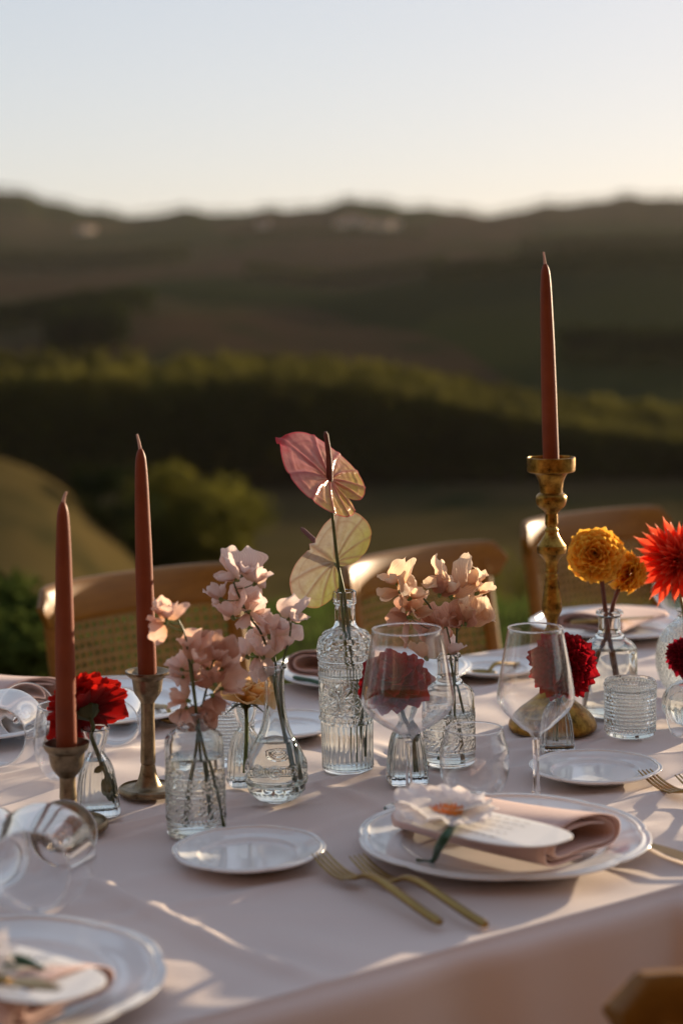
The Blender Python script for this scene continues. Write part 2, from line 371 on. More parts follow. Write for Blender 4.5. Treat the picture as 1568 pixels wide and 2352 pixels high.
def wood_belt(name, label, az0, az1, r0, r1, zt, n, size, mat, hfun):
    a = rng.uniform(az0, az1, n); r = rng.uniform(r0, r1, n); x, y = r*np.sin(a), r*np.cos(a); g = ground(x, y)
    top = hfun(a)*(.95+.05*np.sin(a*420+r*.3)*np.sin(a*173+r*.11))
    f = rng.random(n)**.55
    V, Q = leaves(np.stack([x, y, g+f*top], 1), size)
    return tag(link(name, mesh_quads(name, V, Q), LM[mat]), label, 'wood', kind='stuff')
def top_main(a):
    px = 784+F*np.tan(a)
    ytop = np.interp(px, [-400, 0, 200, 330, 370, 420, 550, 700, 850, 1000, 1150, 1300, 1568, 2000], [850, 846, 842, 850, 884, 852, 848, 852, 868, 898, 935, 968, 1000, 1050])
    return np.maximum(2.0, 14.8+CZ-160*(ytop-692+ (px-784)*.0192)/F)
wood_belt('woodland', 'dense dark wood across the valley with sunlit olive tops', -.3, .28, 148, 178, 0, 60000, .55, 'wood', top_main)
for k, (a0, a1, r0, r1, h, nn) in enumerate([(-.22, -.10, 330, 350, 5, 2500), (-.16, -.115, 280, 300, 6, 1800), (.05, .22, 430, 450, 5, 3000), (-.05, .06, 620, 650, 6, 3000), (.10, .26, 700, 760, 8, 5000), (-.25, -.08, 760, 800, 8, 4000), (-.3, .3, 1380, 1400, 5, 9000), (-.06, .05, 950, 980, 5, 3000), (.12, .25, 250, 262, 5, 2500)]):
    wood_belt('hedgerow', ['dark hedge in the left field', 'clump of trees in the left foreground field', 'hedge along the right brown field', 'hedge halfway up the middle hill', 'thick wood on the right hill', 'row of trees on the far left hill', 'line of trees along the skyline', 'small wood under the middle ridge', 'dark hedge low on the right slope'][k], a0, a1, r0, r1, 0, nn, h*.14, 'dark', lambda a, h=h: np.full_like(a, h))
t = thing('added_wall', (0, -4.6, 0), 'unseen dark brick wall added behind the camera to shade and warm the near sides', 'added_wall')  # added out of view: blocks sky behind the camera and bounces warm light
v, f = box_v(-15, 13, -1, 0, -.5, 8.6); link('wall', mesh('wall', v, f, False), M['brick'], t)
v, f = box_v(-15.5, 13.5, -3, .6, 8.6, 8.9); link('roof', mesh('roof', v, f, False), M['tile'], t)  # slab capping the added wall, no building behind it
# grass blades of the lawn
q = rng.uniform([-4.5, .9], [5, 8.3], (60000, 2)); keep = (np.hypot(q[:, 0], q[:, 1]) < 8.3) & (np.abs(q[:, 0]) < .55*q[:, 1]+.8); q = q[keep]
g3 = np.stack([q[:, 0], q[:, 1], ground(q[:, 0], q[:, 1])], 1); hh = .03+.05*rng.random(len(q)); an = rng.uniform(0, 2*PI, len(q)); dx = np.stack([np.cos(an), np.sin(an), 0*an], 1)*.006
tip = g3 + np.stack([rng.normal(0, .02, len(q)), rng.normal(0, .02, len(q)), hh], 1)
tag(link('grass', mesh_quads('grass', np.stack([g3-dx, g3+dx, tip], 1).reshape(-1, 3), np.arange(3*len(q)).reshape(-1, 3)), LM['grass']), 'short grass blades on the lawn', 'grass', kind='stuff')
# village houses on the ridge
def house(px, r, wd, dp, h, label):
    x, y = azr(px, r); z = float(ground(x, y)); t = thing('house', (x, y, z), label, 'house', 'pale houses on the far ridge', random.uniform(-.5, .5))
    v, f = box_v(-wd/2, wd/2, -dp/2, dp/2, -3, h); link('wall', mesh('wall', v, f, False), M['plaster'], t)
    e = .4; v = [(-wd/2-e, -dp/2-e, h), (wd/2+e, -dp/2-e, h), (wd/2+e, dp/2+e, h), (-wd/2-e, dp/2+e, h), (-wd/2-e, 0, h+dp*.3), (wd/2+e, 0, h+dp*.3)]
    link('roof', mesh('roof', v, [(0, 1, 5, 4), (2, 3, 4, 5), (0, 4, 3), (1, 2, 5), (3, 2, 1, 0)], False), M['tile'], t)
for a in [(205, 1120, 6, 5, 3, 'pale house alone on the far left slope'), (222, 1130, 5, 4, 2.5, 'smaller pale house right of the lone left house'), (615, 1120, 7, 5, 3, 'pale house left of the middle ridge village'), (790, 1090, 6, 5, 3, 'house at the left end of the ridge village'), (818, 1100, 8, 5, 4, 'largest house in the middle ridge village'), (846, 1080, 6, 4, 3, 'house right of the largest ridge house'), (885, 1040, 10, 5, 3, 'long low house below the ridge village'), (915, 1050, 6, 5, 3, 'house at the right end of the ridge village')]: house(*a)

# ------------------------------------------------------------------ haze
def build_haze(dens):
    v, f = box_v(-2400, 2400, -2400, 2400, -22, 118)
    n = N('warm_haze'); pv = n('ShaderNodeVolumePrincipled'); pv.inputs['Color'].default_value = (.92, .85, .80, 1); pv.inputs['Density'].default_value = dens; pv.inputs['Anisotropy'].default_value = .35
    n.link(pv.outputs[0], n.out.inputs[1]); o = link('haze', mesh('haze', v, f, False), n.m)
    tag(o, 'thin warm haze over the valley', kind='stuff')
HAZE = 0.00004
if HAZE: build_haze(HAZE)
# ------------------------------------------------------------------ table and cloth
TA = math.radians(34.5); A_ = np.array([math.cos(TA), math.sin(TA), 0]); N_ = np.array([-math.sin(TA), math.cos(TA), 0])
near0 = P(1098, 2162); T0 = near0 + N_*.505; T0[2] = 0           # middle line of the table
HW = .505
def tp(s, t, z=ZT): return T0 + A_*s + N_*t + np.array([0, 0, z])
def st(q): d = np.asarray(q)-T0; return float(d@A_), float(d@N_)
S0, S1 = -1.5, 3.3
tb = thing('dining_table', tp(.9, 0, 0), 'long dining table under the blush tablecloth', 'table', rz=TA)
def tbox(name, *b): v, f = box_v(*b); bevel(link(name, mesh(name, v, f, False), M['wood'], tb), .004)
tbox('table_top', S0-.9+.02, S1-.9-.02, -HW+.012, HW-.012, ZT-.035, ZT-.008)
for sx in (-2.2, -.1, 2.2):
    for sy in (-.4, .4): tbox('leg', sx-.03, sx+.03, sy-.03, sy+.03, 0, ZT-.036)
def cloth_h(s, t):
    h = np.zeros_like(s)
    def crease(p, d, wd, am, l0=-9, l1=9):
        nonlocal h
        d = np.array(d)/np.linalg.norm(d); u = (s-p[0])*d[0]+(t-p[1])*d[1]; v = -(s-p[0])*d[1]+(t-p[1])*d[0]
        v = v + .004*np.sin(u*9+p[0]*30)
        h += 1.5*am*np.exp(-(v/wd)**2)*np.clip((u-l0)*12, 0, 1)*np.clip((l1-u)*12, 0, 1)
    c0 = st(P(230, 2030)); c1 = st(P(750, 2262)); crease(c0, (c1[0]-c0[0], c1[1]-c0[1]), .011, .0055)
    crease((c0[0]+.50, 0), (0.02, 1), .010, .0030); crease((c0[0]+1.0, 0), (-.02, 1), .010, .004); crease((c0[0]-.5, 0), (0, 1), .010, .004); crease((c0[0]+1.55, 0), (0, 1), .012, .004)
    crease((0, .02), (1, .015), .009, .0030); crease((0, -.26), (1, -.01), .009, .0022); crease((0, .29), (1, .01), .010, .0030)
    for px, py, qx, qy, wd, am in [(730, 1800, 900, 1850, .012, .004), (1050, 1700, 1240, 1640, .02, .003), (560, 1890, 760, 1960, .016, .003), (1000, 1760, 860, 1700, .014, .003), (200, 1760, 340, 1700, .014, .004), (40, 1900, 330, 1800, .02, .004), (1330, 1760, 1568, 1730, .016, .003), (620, 2120, 860, 2230, .02, .0025)]:
        a, b = st(P(px, py)), st(P(qx, qy)); L = math.hypot(b[0]-a[0], b[1]-a[1]); crease(a, (b[0]-a[0], b[1]-a[1]), wd, am, -.02, L+.02)
    rw = random.Random(5)
    for _ in range(60):
        a = (rw.uniform(-.9, 1.6), rw.uniform(-.5, .5)); g = rw.choice([0, 0, .3, -.3, 1.3, .8]) + rw.gauss(0, .2); L = rw.uniform(.12, .4)
        crease(a, (math.cos(g), math.sin(g)), rw.uniform(.007, .02), rw.uniform(.0006, .0019), -.02, L)
    h += .0012*(np.sin(s*23+t*11)*np.sin(t*31-s*7)+np.sin(s*9-t*17)) + .0006*np.sin(s*61+t*37+2*np.sin(t*19))
    return np.minimum(h, .009)-.0040
ss = np.concatenate([np.arange(S0, 1.6, .0065), np.arange(1.6, S1, .015)])
tt_ = np.concatenate([np.linspace(-1, -.0001, 46)-0, np.linspace(0, 1, 150), 1+np.linspace(.0001, 1, 40)])
Sg, Tg = np.meshgrid(ss, tt_, indexing='ij'); DROP = .46; RB = .016
def drape(Sg, Tg):
    inn = np.clip(Tg, 0, 1); t = (inn-.5)*2*HW; z = np.full_like(t, ZT)+cloth_h(Sg, t)*np.clip((HW-np.abs(t))*25, 0, 1)
    o = np.where(Tg < 0, -Tg, np.where(Tg > 1, Tg-1, 0))*DROP; sg = np.where(Tg < .5, -1, 1)
    arc = np.clip(o/(RB*PI/2), 0, 1)*PI/2; dz = RB*(1-np.cos(arc))+np.maximum(o-RB*PI/2, 0); dt = RB*np.sin(arc)
    k = np.clip(o/DROP, 0, 1)
    fold = (.016*np.sin(Sg*15+1.2*np.sin(Sg*6.3)+sg)+.008*np.sin(Sg*33+2*np.sin(Sg*11)))*k**.55 + .035*k
    sc = st(P(1520, 2035))[0]; fold = fold + .045*np.exp(-((Sg-sc-.012)/.016)**2)*np.clip(k*6, 0, 1)*(sg < 0)*(1-.3*k)
    return t + sg*(dt+fold), np.where(o > 0, ZT-dz-.001, z)
Tm, Zm = drape(Sg, Tg)
Vc = T0 + Sg[..., None]*A_ + Tm[..., None]*N_; Vc[..., 2] = Zm
ns, nt_ = Sg.shape; i, j = np.meshgrid(np.arange(ns-1), np.arange(nt_-1), indexing='ij')
Qc = np.stack([i*nt_+j, (i+1)*nt_+j, (i+1)*nt_+j+1, i*nt_+j+1], -1).reshape(-1, 4)
tag(link('tablecloth', mesh_quads('tablecloth', Vc.reshape(-1, 3), Qc, True), M['cloth']), 'pale blush tablecloth draped over the long table with pressed fold creases', 'tablecloth')

# ------------------------------------------------------------------ chairs
def make_chair(c, rot, label):
    t = thing('cane_chair', (c[0], c[1], 0), label, 'chair', 'cane back wooden chairs around the table', rot)
    if 'chair' in PROTO:
        for o in PROTO['chair'].children:
            d = o.copy(); COL.objects.link(d); d.parent = t
        return t
    PROTO['chair'] = t
    Wd, zr = .235, .805
    yy = lambda x, z: .018-.066*(abs(x)/Wd)**2.8 + .16*(z-.8)
    # top rail: curved slab with rounded ends
    xs = np.linspace(-Wd, Wd, 33); ring = []
    for x in xs:
        e = min(1, max(.0, 1-(max(0, abs(x)-.21)/.0255)**3)); hh = .037*max(.12, e); th = .013
        zc = zr-.030; sec = []
        for k in range(14):
            a = 2*PI*k/14; cx_, sz = math.cos(a), math.sin(a)
            sec.append((x, yy(x, zc+sz*hh)+th*math.copysign(abs(cx_)**.6, cx_), zc+hh*math.copysign(abs(sz)**.55, sz)))
        ring += sec
    n = len(xs); link('top_rail', mesh('top_rail', ring, grid_faces(n, 14, True)+[tuple(range(14)), tuple((n-1)*14+k for k in range(14))[::-1]], sharp=50), M['wood'], t)
    for s in (-1, 1):
        xw = s*.198
        link('stile', tube('stile', [(xw, yy(xw, z)+.003-(.0 if z > .45 else (.45-z)*-.22), z) for z in np.linspace(0, .775, 14)], list(np.linspace(.013, .017, 14)), 10), M['wood'], t)
        link('leg', tube('leg', [(s*.2, -.42, 0), (s*.195, -.41, .22), (s*.19, -.40, .45)], [.012, .015, .019], 10), M['wood'], t)
        link('screw_cap', tube('screw_cap', [(xw, yy(xw, .755)-.017, .755), (xw, yy(xw, .755)-.0145, .755)], .006, 10), M['cane'], t)
    link('lower_rail', tube('lower_rail', [(x, yy(x, .52), .52) for x in np.linspace(-.19, .19, 12)], .012, 8), M['wood'], t)
    sv = [(.215*math.copysign(abs(math.cos(a))**.6, math.cos(a)), -.22+.21*math.copysign(abs(math.sin(a))**.6, math.sin(a)), z) for z in (.45, .475) for a in np.linspace(0, 2*PI, 40, False)]
    bevel(link('seat', mesh('seat', sv, [(k, (k+1) % 40, 40+(k+1) % 40, 40+k) for k in range(40)]+[tuple(range(40))[::-1], tuple(range(40, 80))], False), M['wood'], t), .006)
    vv, ff = [], []
    def strip(x0, z0, x1, z1, off, wd=.0013, th=.0007, m=8):
        d = np.array([x1-x0, z1-z0]); L = np.linalg.norm(d); pn = np.array([-d[1], d[0]])/L*wd; b = len(vv)
        for q in range(m+1):
            x, z = x0+(x1-x0)*q/m, z0+(z1-z0)*q/m; y = yy(x, z)+off
            vv.extend([(x+pn[0], y-th, z+pn[1]), (x-pn[0], y-th, z-pn[1]), (x-pn[0], y+th, z-pn[1]), (x+pn[0], y+th, z+pn[1])])
        ff.extend(grid_faces(m+1, 4, True, b))
    X0, X1, Z0, Z1 = -.187, .187, .53, .745; g = .017
    for k in range(int((X1-X0)/g)+1):
        for e in (-.0014, .0014): strip(X0+k*g+e, Z0, X0+k*g+e, Z1, .0008, .0008)
    for k in range(int((Z1-Z0)/g)+1):
        for e in (-.0014, .0014): strip(X0, Z0+k*g+e, X1, Z0+k*g+e, -.0008, .0008, m=16)
    for sg in (-1, 1):
        c_ = -.5
        for k in range(-20, 34):
            x0 = X0+(k+.5)*g; pts = [(x0, Z0), (x0+(Z1-Z0), Z1)]
            (xa, za), (xb, zb) = pts
            if xa < X0: za += X0-xa; xa = X0
            if xb > X1: zb -= xb-X1; xb = X1
            if xb-xa < .01: continue
            if sg < 0: xa, xb = -xa, -xb
            strip(xa, za, xb, zb, 0.0022*sg*.6, .0009, m=10)
    tag(link('cane_panel', mesh('cane_panel', vv, ff, False), M['cane'], t), kind='stuff')
    vv2 = [(x, yy(x, z)+.001, z) for z in (.741, .752) for x in np.linspace(-.187, .187, 20)]
    return t
PROTO = {}
def chair_at(lp, rp, deg, label):
    a, b = P(*lp, .80), P(*rp, .80); c = (a+b)/2; c = c+.05*np.array([-math.sin(math.radians(deg)), math.cos(math.radians(deg)), 0])
    return make_chair(c, math.radians(deg), label)
chair_at((66, 1366), (610, 1306), 40, 'cane back chair on the left behind the two low candlesticks')
chair_at((785, 1318), (1160, 1250), 47, 'cane back chair in the middle behind the tall glass bottle')
ca = P(1203, 1215, .80)+.235*np.array([math.cos(math.radians(39)), math.sin(math.radians(39)), 0])
make_chair(ca+.05*np.array([-math.sin(math.radians(39)), math.cos(math.radians(39)), 0]), math.radians(39), 'cane back chair on the right behind the orange dahlias')
q = P(1420, 2262, .80); q = q+.235*np.array([math.cos(TA), math.sin(TA), 0]) 
make_chair(q+np.array([.035, -.065, 0]), TA+PI-.12, 'wooden chair on the near side at the bottom right corner')

# ------------------------------------------------------------------ vessels
def prof_px(base, pts):
    out = []
    for q in pts:
        z = zat(base, q[1])-ZT; s = depth((base[0], base[1], ZT+z))/F
        out.append((q[0]*s, z)+tuple(q[2:]))
    return out
def shift0(pr): z0 = pr[0][1]; return [(p[0], p[1]-z0)+tuple(p[2:]) for p in pr]
def vessel(name, part, bx, by, pts, wall, label, cat, group=None, seg=64, rf=None, k=4, water=None, mat='glass', floor=.006, rz=0, scale_in=None):
    base = P(bx, by); pr = shift0(prof_px(base, pts)); t = thing(name, base, label, cat, group, rz)
    outer = cr([(0, 0)]+[(pr[0][0]*.92, 0.0, 's')]+[(pr[0][0], .0015)]+pr[1:], k)
    ztop = pr[-1][1]
    if rf and rf.__name__ != 'square':                   # fine rows so that the relief is resolved
        a = np.array(outer); L = np.concatenate([[0], np.cumsum(np.hypot(*np.diff(a, axis=0).T)+1e-9)]); q = np.linspace(0, L[-1], int(L[-1]/.0006)); outer = [(float(np.interp(x, L, a[:, 0])), float(np.interp(x, L, a[:, 1]))) for x in q]; outer[0] = (0, outer[0][1])
    op = np.array(outer); om = op[op[:, 0] > 1e-6]
    zz = np.linspace(ztop-.0008, floor, 40); ri = np.array([np.interp(z, om[:, 1], om[:, 0]) for z in zz])
    lipr = om[-1, 0]
    inner = [(max(.002, r-wall), z) for r, z in zip(ri, zz)]
    inner[0] = (lipr-wall*.85, ztop+.0002)
    lip = [(lipr-wall*.3, ztop+.0008)]
    r0 = inner[-1][0]; inner += [(r0*.9, floor-.0012), (r0*.6, floor-.002), (0, floor-.002)]
    link(part, lathe(part, outer+lip+inner, seg, (lambda th, r, z, f=rf, n_=len(outer): f(th, r, z)) if rf else None, 40), M[mat], t)
    if water:
        zw = zat(base, water)-ZT
        wp = [(0, floor-.0022), (r0*.6, floor-.0022), (r0*.9+.0003, floor-.0014)]+[(max(.002, np.interp(z, om[:, 1], om[:, 0])-wall+.0004), z) for z in np.linspace(floor, zw, 30)]
        wp += [(wp[-1][0]*.97, zw-.0003), (0, zw-.0003)]
        link('water', lathe('water', wp, 48, rf if rf and rf.__name__ == 'square' else None, 40), M['water'], t)
    return t
D2 = lambda th, z, a0, z0, n, dz: (((th-a0+PI/n) % (2*PI/n))-PI/n, z-z0)
def bead(th, r, z, z0, n, rad, amp, ph=0.):
    a = ((th*n/(2*PI)+ph) % 1-.5)*2*PI/n*r; d2 = (a*a+(z-z0)**2)/rad**2
    return amp*math.sqrt(1-d2) if d2 < 1 else 0.
# tall embossed bottle
bD = P(799, 1767); zD = lambda y: zat(bD, y)-ZT
def bottle_rf(th, r, z):
    if r < bottle_rf.rin(z): return r
    y = bottle_rf.y(z); d = 0.
    if 1446 < y < 1508:                                 # hobnail shoulder
        row = int((y-1446)//12.4); yc = 1446+12.4*(row+.5); d += bead(th, r, z, zD(yc), 18 if row > 1 else 14, .0036, .0019, .5*(row % 2))
    if 1516 < y < 1526: d += bead(th, r, z, zD(1521), 40, .0021, .0012)
    if 1551 < y < 1561: d += bead(th, r, z, zD(1556), 40, .0021, .0012)
    if 1526 < y < 1549: d += .0007*max(0, math.cos(th*46))
    if 1560 < y < 1655:                                 # rosette medallions between palmettes
        n = 7; a = ((th*n/(2*PI)) % 1-.5)*2*PI/n*r; b = z-zD(1608); rr = math.hypot(a, b); ang = math.atan2(b, a)
        R0 = .0122
        if abs(rr-R0) < .0011: d += .0014
        elif abs(rr-R0*.80) < .0007: d += .0007
        elif rr < R0*.74: d += .0011*max(0, math.cos(ang*8))*min(1, rr/.003)+(.0012 if rr < .0018 else 0)
        else:
            a2 = ((th*n/(2*PI)+.5) % 1-.5)*2*PI/n*r; b2 = z-zD(1608 if b < 0 else 1600); r2 = math.hypot(a2, b2); g2 = math.atan2(b2, a2)
            d += .0010*max(0, math.cos(g2*9))*(1 if r2 > .003 else .4)
    if 1636 < y < 1660: d += bead(th, r, z, zD(1645), 28, .003, .0016)
    if 1655 < y < 1758: d += .0010*abs(math.cos(th*16))-.0004
    return r+d
_pts = [(58, 1766), (58.6, 1756), (58.4, 1745), (58.6, 1700), (60, 1650), (61.5, 1600), (62, 1556), (62.5, 1546, 's'), (64, 1544), (62.5, 1541, 's'), (62.5, 1512, 's'), (65.5, 1509), (63.8, 1505, 's'), (64, 1492), (62, 1474), (56, 1460), (46, 1449), (35, 1443, 's'), (31, 1440), (26, 1434), (24, 1425), (23.8, 1400), (23.8, 1386, 's'), (27, 1383), (27, 1368), (26.5, 1357)]
_pr = shift0(prof_px(bD, _pts)); _zs = np.array([p[1] for p in _pr]); _ys = np.array([p[1] for p in _pts]); _rs = np.array([p[0] for p in _pr])
bottle_rf.y = lambda z: float(np.interp(z, _zs, _ys)); bottle_rf.rin = lambda z: float(np.interp(z, _zs, _rs))-.0016
vessel('bottle_vase', 'glass_body', 799, 1767, _pts, .0036, 'tall embossed glass bottle with hobnail shoulders holding two anthuriums', 'vase', seg=336, rf=bottle_rf, k=12, water=1549)
# apothecary jars, two embossed and one plain
def apo_rf_for(base, r_in, yb0, yb1):
    zb0, zb1 = zat(base, yb0)-ZT, zat(base, yb1)-ZT
    def rf(th, r, z):
        if r < r_in: return r
        k = (z-zb0)/(zb1-zb0); d = 0
        if 0 < k < 1:
            if abs(k-.02) < .02 or abs(k-.60) < .015 or abs(k-.98) < .02: d += .0008
            if .04 < k < .12: d += bead(th, r, z, zb0+.08*(zb1-zb0), 44, .0018, .0011)
            if .12 < k < .30: d += .0009*(abs((th*22/PI) % 2-1-(k-.12)/.09+1) < .3)
            if .32 < k < .58:
                n = 12; a = ((th*n/(2*PI)) % 1-.5)*2*PI/n*r; b = z-(zb0+.45*(zb1-zb0)); q_ = math.hypot(a, b); g = math.atan2(b, a)
                d += .0011*(q_ < .0016)+.0009*(.0022 < q_ < .0065)*max(0, math.cos(g*8))
            if .64 < k < .72: d += bead(th, r, z, zb0+.68*(zb1-zb0), 44, .0018, .0011)
            if .74 < k < .95:
                n = 14; a = ((th*n/(2*PI)) % 1-.5)*2*PI/n*r; b = z-(zb0+.845*(zb1-zb0)); q_ = math.hypot(a*.9, b)
                d += .0010*(abs(q_-.0042) < .0009)+.0008*(q_ < .0017)
        return r+d*.65
    return rf
def apothecary(bx, by, sh, neck, lip, R, rn, rl, label, water, relief=None):
    h = by-sh; base = P(bx, by); sc = depth((*base[:2], ZT+.05))/F
    pts = [(R*.985, by-1), (R, by-8), (R, sh+18), (R*.985, sh+6), (R*.93, sh-2), (R*.78, sh-11), (R*.58, sh-19), (rn*1.25, sh-26), (rn, sh-33), (rn*.97, lip+14), (rn, lip+9, 's'), (rl, lip+7), (rl, lip+2), (rl*.95, lip)]
    rf = apo_rf_for(base, R*sc*.985, *relief) if relief else None
    return vessel('apothecary_vase', 'glass_body', bx, by, pts, .0028, label, 'vase', 'round shouldered glass jars', seg=300 if relief else 72, rf=rf, k=12 if relief else 5, water=water)
apothecary(1031, 1752, 1586, 0, 1500, 60, 25, 30, 'embossed glass jar holding cream and peach sweet peas right of the tall bottle', 1640, (1722, 1626))
apothecary(452, 1912, 1690, 0, 1634, 68, 28, 33, 'embossed glass jar of peach sweet peas nearest the camera', 1736, (1880, 1770))
apothecary(1399, 1638, 1482, 0, 1402, 63, 26, 31, 'plain glass jar holding the two orange dahlias', 1487)
# round bottom carafe
bC = P(636, 1836)
def car_rf(th, r, z):
    y = car_rf.y(z)
    if r < car_rf.r(z)-.0012: return r
    d = 0
    if 1783 < y < 1791: d = .0009*abs(math.cos(th*60))
    if 1779 < y < 1782 or 1792 < y < 1795: d = .0008
    if 1806 < y < 1820: d = bead(th, r, z, zat(bC, 1813)-ZT, 30, .0022, .0011)
    if 1738 < y < 1776:
        n = 10; a = ((th*n/(2*PI)) % 1-.5)*2*PI/n*r; b = z-(zat(bC, 1757)-ZT); q_ = math.hypot(a, b); d = .0010*(abs(q_-.0062) < .0009)+.001*(abs(q_-.003) < .001)
    return r+d
_cp = [(40, 1835), (52, 1827), (63, 1812), (70, 1792), (71.5, 1772), (69, 1750), (62, 1728), (51, 1707), (39, 1683), (30, 1655), (25.5, 1630), (23.5, 1605), (23, 1570), (23.5, 1548), (25.5, 1535, 's'), (29, 1533), (29, 1526)]
_cq = shift0(prof_px(bC, _cp)); car_rf.y = lambda z: float(np.interp(z, [p[1] for p in _cq], [p[1] for p in _cp])); car_rf.r = lambda z: float(np.interp(z, [p[1] for p in _cq], [p[0] for p in _cq]))
vessel('carafe_vase', 'glass_body', 636, 1836, _cp, .0026, 'round bottomed glass carafe with narrow neck holding pale pink sweet peas', 'vase', seg=240, rf=car_rf, k=10, water=1700)
# square fluted bud vases
def bud_vase(bx, by, lip, half, rl, label, water, rz):
    H = by-lip; base = P(bx, by); zt = zat(base, lip)-ZT
    def square(th, r, z):
        k = min(1, max(0, (z/zt-.45)/.3)); n = 5.5*(1-k)+2*k
        c, s = abs(math.cos(th)), abs(math.sin(th)); q_ = (c**n+s**n)**(-1/n)
        return r*q_*(1+.018*(1-k)*math.cos(th*24))
    pts = [(half*.97, by-1), (half, by-8), (half*.97, by-.12*H), (half*.88, by-.36*H), (half*.76, by-.52*H), (half*.60, by-.62*H), (half*.43, by-.69*H), (half*.37, by-.74*H), (rl*.70, by-.82*H), (rl*.88, by-.92*H), (rl, lip)]
    return vessel('bud_vase', 'glass_body', bx, by, pts, .0036, label, 'vase', 'square fluted glass bud vases', seg=96, rf=square, k=5, water=water, floor=.011, rz=rz)
bud_vase(226, 1868, 1672, 50, 34, 'square fluted bud vase holding the scarlet dahlia behind the front candlestick', 1745, .15)
bud_vase(567, 1800, 1617, 44, 32, 'square fluted bud vase holding the yellow rose', 1680, .2)
bud_vase(935, 1795, 1600, 46, 33, 'square fluted bud vase holding the wide crimson dahlia behind the wine glass', 1690, .1)
bud_vase(1278, 1724, 1560, 38, 29, 'square fluted bud vase holding the burgundy dahlia in front of the gilt candlestick', 1610, .05)
# hobnail tumblers
def hobnail(bx, by, top, R, label):
    base = P(bx, by); zt = zat(base, top)-ZT; sc = depth((*base[:2], ZT+.04))/F; rr = R*sc; rows = 13
    def rf(th, r, z):
        if r < rr*.90 or z < .006 or z > zt*.95: return r
        k = (z/zt-.07)/.88*rows; i = int(k); big = i in (3, 9)
        return r+bead(th, r, z, zt*(.07+.88*(i+.5)/rows), 34 if big else 46, .0032 if big else .0025, .0022 if big else .0018, .5*(i % 2))
    pts = [(R*.95, by-1), (R*.965, by-6), (R*.97, (by+top)/2), (R*1.0, top+6), (R*1.0, top)]
    return vessel('hobnail_tumbler', 'glass_body', bx, by, pts, .003, label, 'tumbler', 'hobnail glass tumblers', seg=336, rf=rf, k=30, floor=.012)
hobnail(1446, 1687, 1561, 58, 'hobnail glass tumbler in front of the plain jar of orange dahlias')
hobnail(528, 1752, 1634, 57, 'hobnail glass tumbler half hidden behind the jar of peach sweet peas')
# textured globe vase and small ribbed globe vase at the right edge
def dimple_rf(th, r, z): return r+.0010*math.sin(th*38+.6*math.sin(z*900))*math.sin(z*620+.8*math.sin(th*17)) if r > .02 else r
vessel('globe_vase', 'glass_body', 1585, 1592, [(38, 1591), (58, 1578), (74, 1545), (79, 1510), (73, 1470), (55, 1440), (36, 1424), (30, 1412), (34, 1400)], .003, 'large bubbled glass globe vase at the right edge', 'vase', seg=220, rf=dimple_rf, k=14, water=1470)
def rib_rf(th, r, z): return r*(1+.028*abs(math.cos(th*12))) if r > .008 else r
vessel('globe_vase', 'glass_body', 1592, 1664, [(34, 1663), (54, 1652), (68, 1632), (72, 1612), (64, 1588), (44, 1570), (22, 1558), (17, 1546), (22, 1538)], .0025, 'small ribbed glass globe vase holding the small maroon dahlia', 'vase', seg=160, rf=rib_rf, k=6, water=1600)

# ------------------------------------------------------------------ wine glasses and tumblers
def wine_profile(rim, rmax, H, foot):                  # metres, z up from the foot
    hb = H*.435
    return dict(bowl=[(.0040, hb-.012), (.0075, hb-.005), (.0165, hb+.001), (rmax*.58, hb+.009), (rmax*.83, hb+.0195), (rmax*.965, hb+.0285), (rmax, hb+.035), (rmax*.985, hb+.044), (rmax*.93+rim*.0, hb+.061), (rim+(rmax*.93-rim)*.45, hb+.061+(H-hb-.061)*.55), (rim, H)],
                stem=[(0, 0), (foot*.96, 0, 's'), (foot, .0009), (foot*.97, .0016), (foot*.6, .0030), (.012, .0052), (.0062, .010), (.0042, .020), (.0034, .045), (.0034, hb-.03), (.0042, hb-.012), (0, hb-.0105)])
def wine_glass(loc, rim, rmax, H, foot, label, M3=None, group='stemmed wine glasses'):
    t = thing('wine_glass', loc, label, 'wine glass', group)
    if M3 is not None: t.rotation_euler = M3.to_euler()
    p = wine_profile(rim, rmax, H, foot); w_ = .0008
    o = cr(p['bowl'], 5); inn = [(max(.0, r-w_*(1+1.2*max(0, 1-i/14))), z+.0016*max(0, 1-i/9)) for i, (r, z) in enumerate(o)][::-1]
    o2 = [(0, o[0][1]-.0002)]+o+[(o[-1][0]-w_*.5, H+.0007)]+inn+[(0, inn[-1][1]+.0005)]
    link('bowl', lathe('bowl', o2, 96, None, 60), M['thin'], t)
    rr_ = o[-1][0]-w_*.5; link('rim', lathe('rim', [(rr_+.0009*math.cos(a), H+.0005+.0009*math.sin(a)) for a in np.linspace(-PI, PI, 9)], 96, None, 180), M['clear'], t)
    link('stem', lathe('stem', cr(p['stem'][:-1], 5)+[(0, p['stem'][-1][1])], 64, None, 60), M['clear'], t)
    return t
def m_at(bx, by, y): b = P(bx, by); return zat(b, y)-ZT
def px2m(bx, by, px, y): b = P(bx, by); return px*depth((b[0], b[1], zat(b, y)))/F
wine_glass(P(1231, 1848), px2m(1231, 1848, 63, 1443), px2m(1231, 1848, 89, 1607), m_at(1231, 1848, 1443), .031, 'wine glass standing in front of the burgundy dahlia and gilt candlestick')
wine_glass(P(940, 1858), px2m(940, 1858, 80, 1446), px2m(940, 1858, 107, 1600), m_at(940, 1858, 1446), .029, 'large wine glass standing in front of the crimson dahlia')
b = at(1561, 1600, 2.62); b[2] = ZT
wine_glass(b, .030, .042, .21, .03, 'wine glass behind the red spiky dahlia at the right edge')
def axis_m(d, roll=0.):
    z = Vector(d).normalized(); return (z.to_track_quat('Z', 'Y')).to_matrix() @ Matrix.Rotation(roll, 3, 'Z')
